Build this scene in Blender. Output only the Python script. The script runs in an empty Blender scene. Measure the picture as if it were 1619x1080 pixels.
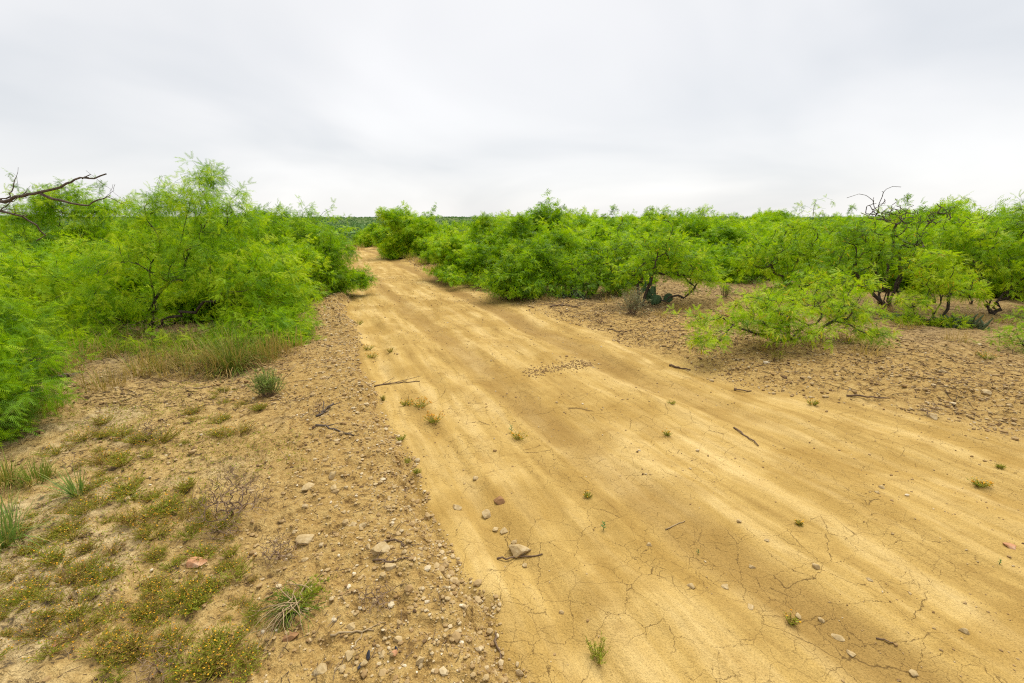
import bpy, bmesh, math, random
import numpy as np
from mathutils import Vector

R = math.radians
rng = np.random.default_rng(7)
random.seed(7)
sc = bpy.context.scene
C = sc.collection

# ------------------------------------------------------------------ camera
CAM_H = 1.9
PITCH = R(14.3)
FPX = 764.5                     # focal length in photo pixels (17 mm on 36 mm)
cam_d = bpy.data.cameras.new('camera')
cam_d.sensor_width = 36.0
cam_d.lens = 17.0
cam_d.clip_start = 0.05
cam_d.clip_end = 12000
cam = bpy.data.objects.new('camera', cam_d)
C.objects.link(cam)
cam.location = (0, 0, CAM_H)
cam.rotation_euler = (math.pi / 2 - PITCH, 0, 0)
sc.camera = cam

# ------------------------------------------------------------------ exposure
sc.view_settings.view_transform = 'Standard'
sc.view_settings.look = 'None'
sc.view_settings.gamma = 1.0
sc.view_settings.use_curve_mapping = False
sc.view_settings.exposure = 1.62
sc.cycles.use_denoising = False
sc.cycles.max_bounces = 8
sc.cycles.transmission_bounces = 8
sc.cycles.filter_width = 1.15
sc.cycles.transparent_max_bounces = 4
sc.cycles.diffuse_bounces = 7
sc.cycles.adaptive_threshold = 0.015

# ------------------------------------------------------------------ sky (overcast)
SUN_EL, SUN_AZ = R(62), R(25)          # azimuth measured from +Y towards +X
w = bpy.data.worlds.new('World')
sc.world = w
w.use_nodes = True
nt = w.node_tree
nt.nodes.clear()
def N(tree, typ, **kw):
    n = tree.nodes.new(typ)
    for k, v in kw.items():
        setattr(n, k, v)
    return n
def L(tree, a, b):
    tree.links.new(a, b)
out = N(nt, 'ShaderNodeOutputWorld')
bg = N(nt, 'ShaderNodeBackground')
bg.inputs['Strength'].default_value = 0.059
sky = N(nt, 'ShaderNodeTexSky', sky_type='NISHITA', sun_disc=False)
sky.sun_elevation = SUN_EL
sky.sun_rotation = SUN_AZ
tc = N(nt, 'ShaderNodeTexCoord')
sep = N(nt, 'ShaderNodeSeparateXYZ')
L(nt, tc.outputs['Generated'], sep.inputs[0])
zz = N(nt, 'ShaderNodeMath', operation='MAXIMUM'); zz.inputs[1].default_value = 0.0
L(nt, sep.outputs['Z'], zz.inputs[0])
za = N(nt, 'ShaderNodeMath', operation='ADD'); za.inputs[1].default_value = 0.30
L(nt, zz.outputs[0], za.inputs[0])
dx = N(nt, 'ShaderNodeMath', operation='DIVIDE'); dy = N(nt, 'ShaderNodeMath', operation='DIVIDE')
L(nt, sep.outputs['X'], dx.inputs[0]); L(nt, za.outputs[0], dx.inputs[1])
L(nt, sep.outputs['Y'], dy.inputs[0]); L(nt, za.outputs[0], dy.inputs[1])
cmb = N(nt, 'ShaderNodeCombineXYZ')
L(nt, dx.outputs[0], cmb.inputs[0]); L(nt, dy.outputs[0], cmb.inputs[1])
cl1 = N(nt, 'ShaderNodeTexNoise'); cl1.inputs['Scale'].default_value = 0.75
cl1.inputs['Detail'].default_value = 4.0; cl1.inputs['Roughness'].default_value = 0.45
cl1.inputs['Distortion'].default_value = 0.5
mp = N(nt, 'ShaderNodeMapping'); mp.inputs['Location'].default_value = (0.3, 0.6, 0.0)
mp.inputs['Rotation'].default_value = (0, 0, R(10))
mp.inputs['Scale'].default_value = (1.05, 1.1, 1)
L(nt, cmb.outputs[0], mp.inputs['Vector'])
L(nt, mp.outputs[0], cl1.inputs['Vector'])
rmp = N(nt, 'ShaderNodeValToRGB')
e = rmp.color_ramp.elements
e[0].position = 0.30; e[0].color = (4.15, 4.25, 4.38, 1)
e[1].position = 0.68; e[1].color = (5.75, 5.68, 5.62, 1)
m_ = e.new(0.5); m_.color = (5.08, 5.05, 5.05, 1)
L(nt, cl1.outputs['Fac'], rmp.inputs['Fac'])
mixs = N(nt, 'ShaderNodeMix', data_type='RGBA'); mixs.inputs[0].default_value = 0.92
L(nt, sky.outputs[0], mixs.inputs[6]); L(nt, rmp.outputs[0], mixs.inputs[7])
L(nt, mixs.outputs[2], bg.inputs['Color'])
L(nt, bg.outputs[0], out.inputs['Surface'])

# ------------------------------------------------------------------ sun behind cloud
sun_d = bpy.data.lights.new('sun', 'SUN')
sun_d.energy = 1.5
sun_d.angle = R(45)
sun_d.color = (1.0, 0.95, 0.86)
sun = bpy.data.objects.new('sun', sun_d)
C.objects.link(sun)
sdir = Vector((math.sin(SUN_AZ) * math.cos(SUN_EL), math.cos(SUN_AZ) * math.cos(SUN_EL), math.sin(SUN_EL)))
sun.rotation_euler = sdir.to_track_quat('Z', 'Y').to_euler()
sun.location = (0, 0, 30)

# ================================================================== helpers
def tag(o, label=None, cat=None, group=None, kind=None):
    if label: o['label'] = label
    if cat: o['category'] = cat
    if group: o['group'] = group
    if kind: o['kind'] = kind
    return o

def thing(name, label, cat, loc=(0, 0, 0), rz=0.0, group=None):
    o = bpy.data.objects.new(name, None)
    o.empty_display_size = 0.2
    C.objects.link(o)
    o.location = loc
    o.rotation_euler = (0, 0, rz)
    return tag(o, label, cat, group)

def trimesh(name, V, F, mat, attrs=None, smooth=False):
    """numpy vertices + triangles -> mesh datablock"""
    V = np.asarray(V, dtype=np.float32).reshape(-1, 3)
    F = np.asarray(F, dtype=np.int32)
    k = F.shape[1]
    me = bpy.data.meshes.new(name)
    me.vertices.add(len(V)); me.vertices.foreach_set('co', V.ravel())
    me.loops.add(F.size); me.loops.foreach_set('vertex_index', F.ravel())
    me.polygons.add(len(F))
    me.polygons.foreach_set('loop_start', np.arange(0, F.size, k, dtype=np.int32))
    me.polygons.foreach_set('use_smooth', np.full(len(F), smooth, dtype=bool))
    for an, av in (attrs or {}).items():
        av = np.asarray(av, dtype=np.float32)
        if av.ndim == 1:
            a = me.attributes.new(an, 'FLOAT', 'POINT'); a.data.foreach_set('value', av)
        elif av.shape[1] == 4:
            a = me.attributes.new(an, 'FLOAT_COLOR', 'POINT'); a.data.foreach_set('color', av.ravel())
        else:
            a = me.attributes.new(an, 'FLOAT_VECTOR', 'POINT'); a.data.foreach_set('vector', av.ravel())
    me.update(calc_edges=True)
    if mat is not None:
        me.materials.append(mat)
    return me

def obj(name, me, parent=None):
    o = bpy.data.objects.new(name, me)
    C.objects.link(o)
    if parent is not None:
        o.parent = parent
    return o

def copy_tree(root, loc, rz, scale, label, group=None):
    r = root.copy(); C.objects.link(r)
    r.location = loc; r.rotation_euler = (0, 0, rz)
    r.scale = scale if hasattr(scale, '__len__') else (scale,) * 3
    r['label'] = label
    if group: r['group'] = group
    for ch in root.children:
        c = ch.copy(); C.objects.link(c); c.parent = r
    return r

# ---- value noise
_T = rng.random((256, 256)).astype(np.float64)
def vnoise(x, y):
    xi = np.floor(x).astype(np.int64); yi = np.floor(y).astype(np.int64)
    fx = x - xi; fy = y - yi
    fx = fx * fx * fx * (fx * (fx * 6 - 15) + 10); fy = fy * fy * fy * (fy * (fy * 6 - 15) + 10)
    a = _T[xi & 255, yi & 255]; b = _T[(xi + 1) & 255, yi & 255]
    c = _T[xi & 255, (yi + 1) & 255]; d = _T[(xi + 1) & 255, (yi + 1) & 255]
    return (a * (1 - fx) + b * fx) * (1 - fy) + (c * (1 - fx) + d * fx) * fy - 0.5
def fbm(x, y, o=4, g=0.5):
    s = 0.0; a = 1.0
    for i in range(o):
        s = s + a * vnoise(x + 17.3 * i, y - 9.1 * i); x = x * 2.03; y = y * 2.03; a *= g
    return s
def sstep(a, b, x):
    t = np.clip((x - a) / (b - a), 0, 1)
    return t * t * (3 - 2 * t)

# ---- photo pixel -> point on flat ground / at a depth (used to lay the place out)
cp, sp_ = math.cos(PITCH), math.sin(PITCH)
def ray(px, py):
    a = (px - 809.5) / FPX; b = (540 - py) / FPX
    return np.array([a, cp + b * sp_, -sp_ + b * cp])
def flat(px, py, z=0.0):
    d = ray(px, py); k = (z - CAM_H) / d[2]
    return np.array([d[0] * k, d[1] * k])
def at(px, py, Y):
    d = ray(px, py); k = Y / d[1]
    return np.array([d[0] * k, Y, CAM_H + d[2] * k])

# ---- road frame
_d = ray(478, 345)[:2]; RD = _d / np.linalg.norm(_d)
RR = np.array([RD[1], -RD[0]])
def st(x, y):
    return x * RD[0] + y * RD[1], x * RR[0] + y * RR[1]
def edge_curve(pix):
    q = [flat(*p) for p in pix]
    q = sorted([st(*v) for v in q])
    return np.array([a for a, b in q]), np.array([b for a, b in q])
EL = edge_curve([(815, 1078), (790, 1040), (745, 950), (700, 870), (664, 800), (627, 720), (596, 640), (568, 560), (545, 480), (549, 440), (556, 410), (572, 391)])
ER = edge_curve([(2200, 905), (1800, 745), (1619, 693), (1400, 648), (1200, 608), (1100, 580), (1000, 548), (900, 508), (830, 482), (760, 460), (700, 440), (646, 414), (594, 388)])
def edges(s):
    w_ = 0.14 * vnoise(s * 0.9, 3.0 + 0 * s) + 0.10 * vnoise(s * 2.7, 8.0 + 0 * s) + 0.06 * vnoise(s * 7.3, 28.0 + 0 * s)
    w2 = 0.5 * vnoise(s * 0.7, 13.0 + 0 * s) + 0.2 * vnoise(s * 2.3, 18.0 + 0 * s)
    return np.interp(s, *EL) + w_, np.interp(s, *ER) + w2 * 0.7
TRK = [st(*flat(747, 576))[1], st(*flat(890, 540))[1]]

def macro(x, y):
    s, t = st(x, y)
    r = np.hypot(x, y)
    drop = -1.1 * sstep(26, 60, s) - 7.5 * sstep(60, 330, r)
    hill = 9.5 * sstep(380, 1500, r) + 3.0 * sstep(1300, 2600, r)
    und = (sstep(150, 900, r)) * 5.0 * fbm(x / 420 + 3.3, y / 420, 3)
    return drop + hill + und

def track_mask(s, t):
    flare = 0.035 * np.clip(6.0 - s, 0, 8) ** 2
    a = np.exp(-((t - TRK[0] - 0.10 * vnoise(s * .5, 2 + 0 * s) - flare * 0.25) / 0.20) ** 4)
    b = np.exp(-((t - TRK[1] - 0.12 * vnoise(s * .45, 6 + 0 * s) - flare) / 0.24) ** 4)
    return a, b

def height(x, y):
    x = np.asarray(x, float); y = np.asarray(y, float)
    s, t = st(x, y)
    tl, tr = edges(s)
    dl = tl - t; dr = t - tr
    r = np.hypot(x, y)
    near = 1 - sstep(35, 70, r)
    road = (sstep(-0.06, 0.06, -dl) * sstep(-0.3, 0.3, -dr))
    off = 1 - road
    h = macro(x, y)
    berm = 0.135 * sstep(-0.02, 0.17, dl) * (1 - 0.7 * sstep(0.35, 1.5, dl)) * (1 - sstep(14, 24, s))
    right = 0.11 * sstep(-0.2, 1.0, dr)
    h = h + (berm + right) * near
    a, b = track_mask(s, t)
    rd = -0.028 * b - 0.018 * a
    rd = rd + 0.036 * vnoise(t * 2.6 + 0.25 * fbm(x, y, 2), s * 0.30) + 0.022 * vnoise(t * 7.5 + 0.5 * vnoise(x * .8, y * .8), s * 0.55)
    rd = rd + 0.05 * fbm(x * 0.7, y * 0.7, 3) + 0.012 * fbm(x * 4, y * 4, 3)
    gul = np.exp(-((t - tl - 0.34 - 0.12 * vnoise(s * 1.3, 5 + 0 * s)) / 0.13) ** 2) * np.clip(0.5 + 2.2 * vnoise(s * 0.8, 31 + 0 * s), 0, 1)
    rd = rd - 0.05 * gul
    rip = vnoise(s * 2.6 + 1.1 * t + .6 * vnoise(x, y), t * 0.9) * np.exp(-((t - tl - 0.7) / 0.7) ** 2)
    rd = rd + 0.05 * rip
    h = h + rd * road * near
    rough = 0.13 * fbm(x * 0.45 + 5, y * 0.45, 3) + 0.045 * fbm(x * 2.2, y * 2.2, 3) + 0.034 * np.abs(fbm(x * 9, y * 9, 3))
    rough = rough + 0.016 * sstep(0.0, 0.2, fbm(x * 14 + 3, y * 14, 2)) * sstep(0.1, 0.4, np.abs(dl - .5) * 0 + 0.5)
    h = h + rough * off * near
    return h

def ground(px, py):
    z = 0.0
    for _ in range(6):
        p = flat(px, py, z); z = 0.5 * z + 0.5 * float(height(p[0], p[1]))
    p = flat(px, py, z)
    return np.array([p[0], p[1], float(height(p[0], p[1]))])

# ================================================================== materials
def new_mat(name):
    m = bpy.data.materials.new(name); m.use_nodes = True
    t = m.node_tree; t.nodes.clear()
    o = N(t, 'ShaderNodeOutputMaterial')
    return m, t, o

def ramp(t, fac, stops):
    r = N(t, 'ShaderNodeValToRGB')
    el = r.color_ramp.elements
    while len(el) < len(stops): el.new(0.5)
    for q, (p, c) in zip(el, stops):
        q.position = p; q.color = (*c, 1)
    L(t, fac, r.inputs['Fac'])
    return r.outputs['Color']

def noise(t, vec, scale, detail=4, rough=0.55, dist=0.0):
    n = N(t, 'ShaderNodeTexNoise')
    n.inputs['Scale'].default_value = scale; n.inputs['Detail'].default_value = detail
    n.inputs['Roughness'].default_value = rough; n.inputs['Distortion'].default_value = dist
    if vec is not None: L(t, vec, n.inputs['Vector'])
    return n
def mixc(t, fac, a, b, mode='MIX'):
    m = N(t, 'ShaderNodeMix', data_type='RGBA', blend_type=mode)
    for sock, v in ((m.inputs[0], fac), (m.inputs[6], a), (m.inputs[7], b)):
        if isinstance(v, (int, float)): sock.default_value = v
        elif isinstance(v, tuple): sock.default_value = (*v, 1)
        else: L(t, v, sock)
    return m.outputs[2]
def math_(t, op, a, b=None, clamp=False):
    m = N(t, 'ShaderNodeMath', operation=op); m.use_clamp = clamp
    for i, v in enumerate((a, b)):
        if v is None: continue
        if isinstance(v, (int, float)): m.inputs[i].default_value = v
        else: L(t, v, m.inputs[i])
    return m.outputs[0]
def smap(t, v, a, b, c=0.0, d=1.0):
    m = N(t, 'ShaderNodeMapRange', interpolation_type='SMOOTHSTEP')
    L(t, v, m.inputs[0])
    for i, q in enumerate((a, b, c, d)): m.inputs[i + 1].default_value = q
    return m.outputs[0]

def make_ground_mat():
    m, t, o = new_mat('dirt')
    g = N(t, 'ShaderNodeNewGeometry'); P = g.outputs['Position']
    at_ = N(t, 'ShaderNodeAttribute', attribute_name='zone')
    sepc = N(t, 'ShaderNodeSeparateColor'); L(t, at_.outputs['Color'], sepc.inputs[0])
    road, litter, track = sepc.outputs[0], sepc.outputs[1], sepc.outputs[2]
    clay = at_.outputs['Alpha']
    rc = N(t, 'ShaderNodeAttribute', attribute_name='roadco').outputs['Vector']
    mps = N(t, 'ShaderNodeMapping'); mps.inputs['Scale'].default_value = (2.6, 0.32, 1)
    wob = noise(t, P, 0.9, 1)
    addv = N(t, 'ShaderNodeVectorMath', operation='MULTIPLY_ADD')
    L(t, wob.outputs['Color'], addv.inputs[0]); addv.inputs[1].default_value = (0.14, 0.3, 0); L(t, rc, addv.inputs[2])
    L(t, addv.outputs[0], mps.inputs['Vector'])
    streak = noise(t, mps.outputs[0], 1.6, 5, 0.6).outputs['Fac']
    vary = N(t, 'ShaderNodeAttribute', attribute_name='vary')
    sepv = N(t, 'ShaderNodeSeparateColor'); L(t, vary.outputs['Color'], sepv.inputs[0])
    mid, pm, pm2 = sepv.outputs[0], sepv.outputs[1], sepv.outputs[2]
    fine = noise(t, P, 130, 3, 0.8).outputs['Fac']
    med = noise(t, P, 15, 5, 0.72).outputs['Fac']
    sand = ramp(t, streak, [(0.30, (0.300, 0.188, 0.052)), (0.48, (0.420, 0.280, 0.085)), (0.68, (0.530, 0.380, 0.150))])
    blot = noise(t, P, 3.2, 6, 0.66).outputs['Fac']
    sand = mixc(t, 1.0, sand, ramp(t, blot, [(0.34, (0.86, 0.83, 0.78)), (0.46, (1, 1, 1)), (0.62, (1.05, 1.07, 1.12))]), 'MULTIPLY')
    sand = mixc(t, math_(t, 'MULTIPLY', smap(t, mid, 0.45, 0.75), 0.45), sand, (0.296, 0.178, 0.041))
    mp2 = N(t, 'ShaderNodeMapping'); mp2.inputs['Scale'].default_value = (13.0, 0.7, 1); L(t, rc, mp2.inputs['Vector'])
    st2 = noise(t, mp2.outputs[0], 1.0, 4, 0.6).outputs['Fac']
    sand = mixc(t, 0.8, sand, ramp(t, st2, [(0.32, (0.84, 0.83, 0.80)), (0.5, (1, 1, 1)), (0.7, (1.05, 1.06, 1.07))]), 'MULTIPLY')
    sand = mixc(t, math_(t, 'MULTIPLY', track, 0.8), sand, (0.252, 0.152, 0.044))
    soil = ramp(t, med, [(0.34, (0.150, 0.088, 0.030)), (0.46, (0.370, 0.235, 0.075)), (0.68, (0.490, 0.345, 0.130))])
    clayc = ramp(t, med, [(0.37, (0.095, 0.066, 0.032)), (0.44, (0.350, 0.230, 0.080)), (0.64, (0.51, 0.365, 0.145))])
    clayc = mixc(t, math_(t, 'MULTIPLY', smap(t, pm2, 0.45, 0.72), 0.7), clayc, ramp(t, med, [(0.38, (0.13, 0.10, 0.06)), (0.46, (0.38, 0.28, 0.135)), (0.6, (0.56, 0.44, 0.24))]))
    off = mixc(t, clay, soil, clayc)
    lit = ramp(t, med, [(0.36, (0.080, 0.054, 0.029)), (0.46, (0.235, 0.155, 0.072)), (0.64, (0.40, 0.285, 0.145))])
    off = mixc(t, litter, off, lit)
    far = N(t, 'ShaderNodeAttribute', attribute_name='vary').outputs['Alpha']
    farc = ramp(t, noise(t, P, 0.012, 4, 0.6).outputs['Fac'], [(0.4, (0.052, 0.092, 0.018)), (0.6, (0.096, 0.141, 0.033)), (0.72, (0.244, 0.200, 0.104))])
    off = mixc(t, far, off, farc)
    col = mixc(t, road, off, sand)
    # grain
    grain = ramp(t, fine, [(0.28, (0.459, 0.444, 0.414)), (0.5, (1, 1, 1)), (0.75, (1.18, 1.18, 1.2))])
    col = mixc(t, 0.85, col, grain, 'MULTIPLY')
    # drying cracks: the shade inside them painted as a dark soil colour
    wv = N(t, 'ShaderNodeVectorMath', operation='MULTIPLY_ADD')
    wn = noise(t, P, 8, 4, 0.7)
    L(t, wn.outputs['Color'], wv.inputs[0]); wv.inputs[1].default_value = (0.10, 0.10, 0); L(t, P, wv.inputs[2])
    fl = N(t, 'ShaderNodeMapping'); fl.inputs['Scale'].default_value = (1, 1, 0); L(t, wv.outputs[0], fl.inputs['Vector'])
    def cracks(scale, width):
        v = N(t, 'ShaderNodeTexVoronoi', feature='DISTANCE_TO_EDGE'); v.inputs['Scale'].default_value = scale
        L(t, fl.outputs[0], v.inputs['Vector'])
        return smap(t, v.outputs['Distance'], 0.0, width, 1.0, 0.0)
    c1 = cracks(4.6, 0.010); c2 = cracks(10.5, 0.016)
    c1 = math_(t, 'MULTIPLY', c1, smap(t, pm, 0.36, 0.54))
    c2 = math_(t, 'MULTIPLY', c2, smap(t, pm2, 0.50, 0.66))
    cr = math_(t, 'MAXIMUM', c1, c2)
    flatm = math_(t, 'MAXIMUM', road, math_(t, 'MULTIPLY', clay, 0.9))
    cr = math_(t, 'MULTIPLY', cr, flatm)
    col = mixc(t, math_(t, 'MULTIPLY', cr, 0.85), col, (0.096, 0.056, 0.018))
    # relief
    peb = N(t, 'ShaderNodeTexVoronoi'); peb.inputs['Scale'].default_value = 60; L(t, P, peb.inputs['Vector'])
    hgt = math_(t, 'MULTIPLY', fine, 0.006)
    hgt = math_(t, 'ADD', hgt, math_(t, 'MULTIPLY', med, math_(t, 'ADD', 0.020, math_(t, 'MULTIPLY', math_(t, 'SUBTRACT', 1.0, road), 0.05))))
    pebh = math_(t, 'MULTIPLY', math_(t, 'MULTIPLY', peb.outputs['Distance'], -0.008), math_(t, 'SUBTRACT', 1.0, road))
    hgt = math_(t, 'ADD', hgt, pebh)
    b = N(t, 'ShaderNodeBump'); b.inputs['Distance'].default_value = 1.0; b.inputs['Strength'].default_value = 0.8
    L(t, hgt, b.inputs['Height'])
    bs = N(t, 'ShaderNodeBsdfPrincipled')
    bs.inputs['Roughness'].default_value = 0.95; bs.inputs['Specular IOR Level'].default_value = 0.1
    L(t, col, bs.inputs['Base Color']); L(t, b.outputs[0], bs.inputs['Normal'])
    L(t, bs.outputs[0], o.inputs['Surface'])
    return m

def leaf_mat(name, stops, transl=0.4, tcol=(0.30, 0.46, 0.02)):
    m, t, o = new_mat(name)
    a = N(t, 'ShaderNodeAttribute', attribute_name='tint').outputs['Fac']
    oi = N(t, 'ShaderNodeObjectInfo').outputs['Random']
    f = math_(t, 'ADD', a, math_(t, 'MULTIPLY', math_(t, 'SUBTRACT', oi, 0.5), 0.36), True)
    c = ramp(t, f, stops)
    d = N(t, 'ShaderNodeBsdfPrincipled'); d.inputs['Roughness'].default_value = 0.6
    d.inputs['Specular IOR Level'].default_value = 0.25
    L(t, c, d.inputs['Base Color'])
    tr = N(t, 'ShaderNodeBsdfTranslucent')
    L(t, mixc(t, 0.5, c, tcol), tr.inputs['Color'])
    mx = N(t, 'ShaderNodeMixShader'); mx.inputs[0].default_value = transl
    L(t, d.outputs[0], mx.inputs[1]); L(t, tr.outputs[0], mx.inputs[2])
    L(t, mx.outputs[0], o.inputs['Surface'])
    return m

def rough_mat(name, stops, scale=20, bump=0.004, attr=None, rough=0.9):
    m, t, o = new_mat(name)
    tcn = N(t, 'ShaderNodeTexCoord')
    n = noise(t, tcn.outputs['Object'], scale, 5, 0.65)
    f = n.outputs['Fac']
    if attr:
        a = N(t, 'ShaderNodeAttribute', attribute_name=attr).outputs['Fac']
        f = math_(t, 'ADD', math_(t, 'MULTIPLY', a, 0.8), math_(t, 'MULTIPLY', math_(t, 'SUBTRACT', f, 0.4), 0.5), True)
    c = ramp(t, f, stops)
    bs = N(t, 'ShaderNodeBsdfPrincipled'); bs.inputs['Roughness'].default_value = rough
    bs.inputs['Specular IOR Level'].default_value = 0.15
    L(t, c, bs.inputs['Base Color'])
    if bump:
        b = N(t, 'ShaderNodeBump'); b.inputs['Distance'].default_value = bump; b.inputs['Strength'].default_value = 0.9
        L(t, n.outputs['Fac'], b.inputs['Height']); L(t, b.outputs[0], bs.inputs['Normal'])
    L(t, bs.outputs[0], o.inputs['Surface'])
    return m

M = {}
M['dirt'] = make_ground_mat()
M['leaf'] = leaf_mat('mesquite_leaf', [(0.0, (0.065, 0.145, 0.003)), (0.3, (0.150, 0.32, 0.002)), (0.6, (0.290, 0.48, 0.003)), (1.0, (0.52, 0.64, 0.010))], 0.45, (0.40, 0.62, 0.004))
M['leaf_far'] = leaf_mat('woodland_leaf', [(0.0, (0.08, 0.17, 0.05)), (0.6, (0.14, 0.26, 0.07)), (1.0, (0.22, 0.34, 0.08))], 0.2, (0.1, 0.2, 0.05))
M['catkin'] = leaf_mat('catkin_yellow', [(0.0, (0.55, 0.45, 0.02)), (1.0, (0.78, 0.68, 0.05))], 0.35, (0.75, 0.62, 0.03))
M['bark'] = rough_mat('mesquite_bark', [(0.3, (0.030, 0.022, 0.016)), (0.7, (0.105, 0.080, 0.058))], 26, 0.01)
M['deadwood'] = rough_mat('dead_wood', [(0.3, (0.055, 0.042, 0.032)), (0.7, (0.16, 0.125, 0.095))], 30, 0.008)
M['twig'] = rough_mat('dry_twig', [(0.25, (0.14, 0.09, 0.055)), (0.75, (0.31, 0.215, 0.13))], 30, 0.0)
M['paletwig'] = rough_mat('pale_stem', [(0.25, (0.234, 0.156, 0.078)), (0.75, (0.406, 0.312, 0.172))], 30, 0.0)
M['stick'] = rough_mat('stick_wood', [(0.25, (0.078, 0.051, 0.031)), (0.75, (0.211, 0.140, 0.086))], 40, 0.003)
M['grass'] = leaf_mat('grass_blade', [(0.0, (0.08, 0.145, 0.012)), (0.4, (0.17, 0.25, 0.02)), (0.65, (0.36, 0.26, 0.06)), (1.0, (0.48, 0.32, 0.11))], 0.3, (0.36, 0.33, 0.05))
M['bluegrass'] = leaf_mat('sotol_blade', [(0.0, (0.10, 0.20, 0.03)), (0.6, (0.20, 0.30, 0.06)), (0.85, (0.42, 0.32, 0.10)), (1.0, (0.46, 0.33, 0.12))], 0.3, (0.3, 0.38, 0.06))
M['weed'] = leaf_mat('weed_leaf', [(0.0, (0.13, 0.19, 0.010)), (0.5, (0.30, 0.35, 0.020)), (0.8, (0.36, 0.27, 0.040)), (1.0, (0.30, 0.17, 0.06))], 0.35, (0.34, 0.36, 0.025))
M['flower'] = leaf_mat('flower_yellow', [(0.0, (0.55, 0.22, 0.01)), (1.0, (0.72, 0.42, 0.02))], 0.2, (0.7, 0.4, 0.02))
M['sprout'] = leaf_mat('seedling_leaf', [(0.0, (0.04, 0.13, 0.03)), (1.0, (0.10, 0.24, 0.05))], 0.3, (0.15, 0.3, 0.05))
M['sage'] = leaf_mat('grey_green_leaf', [(0.0, (0.16, 0.18, 0.085)), (1.0, (0.33, 0.34, 0.17))], 0.25, (0.3, 0.32, 0.12))
M['broom'] = leaf_mat('broom_leaf', [(0.0, (0.14, 0.21, 0.045)), (1.0, (0.34, 0.44, 0.09))], 0.35, (0.36, 0.44, 0.07))
M['pad'] = rough_mat('cactus_pad', [(0.3, (0.05, 0.10, 0.045)), (0.7, (0.10, 0.17, 0.075))], 14, 0.004, rough=0.6)
M['cactus'] = rough_mat('spiny_cactus', [(0.35, (0.055, 0.085, 0.040)), (0.6, (0.12, 0.15, 0.07)), (0.75, (0.26, 0.24, 0.13))], 60, 0.006, rough=0.7)
M['stone'] = rough_mat('limestone', [(0.25, (0.281, 0.191, 0.078)), (0.5, (0.406, 0.300, 0.148)), (0.75, (0.499, 0.406, 0.250))], 30, 0.006)
M['pinkstone'] = rough_mat('pink_chert', [(0.25, (0.328, 0.156, 0.078)), (0.5, (0.452, 0.234, 0.117)), (0.75, (0.507, 0.374, 0.257))], 14, 0.005)
M['brownstone'] = rough_mat('brown_sandstone', [(0.25, (0.172, 0.086, 0.039)), (0.75, (0.296, 0.164, 0.070))], 30, 0.004)
M['gravel'] = rough_mat('gravel', [(0.0, (0.078, 0.047, 0.027)), (0.2, (0.265, 0.164, 0.066)), (0.55, (0.390, 0.281, 0.133)), (0.8, (0.499, 0.406, 0.250)), (1.0, (0.72, 0.64, 0.50))], 30, 0.0, attr='tint')
M['litter'] = rough_mat('twig_litter', [(0.0, (0.047, 0.031, 0.020)), (0.5, (0.133, 0.086, 0.047)), (1.0, (0.281, 0.203, 0.117))], 20, 0.0, attr='tint')
M['char'] = rough_mat('charcoal', [(0.3, (0.012, 0.012, 0.014)), (0.7, (0.035, 0.034, 0.04))], 40, 0.003, rough=0.5)

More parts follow.
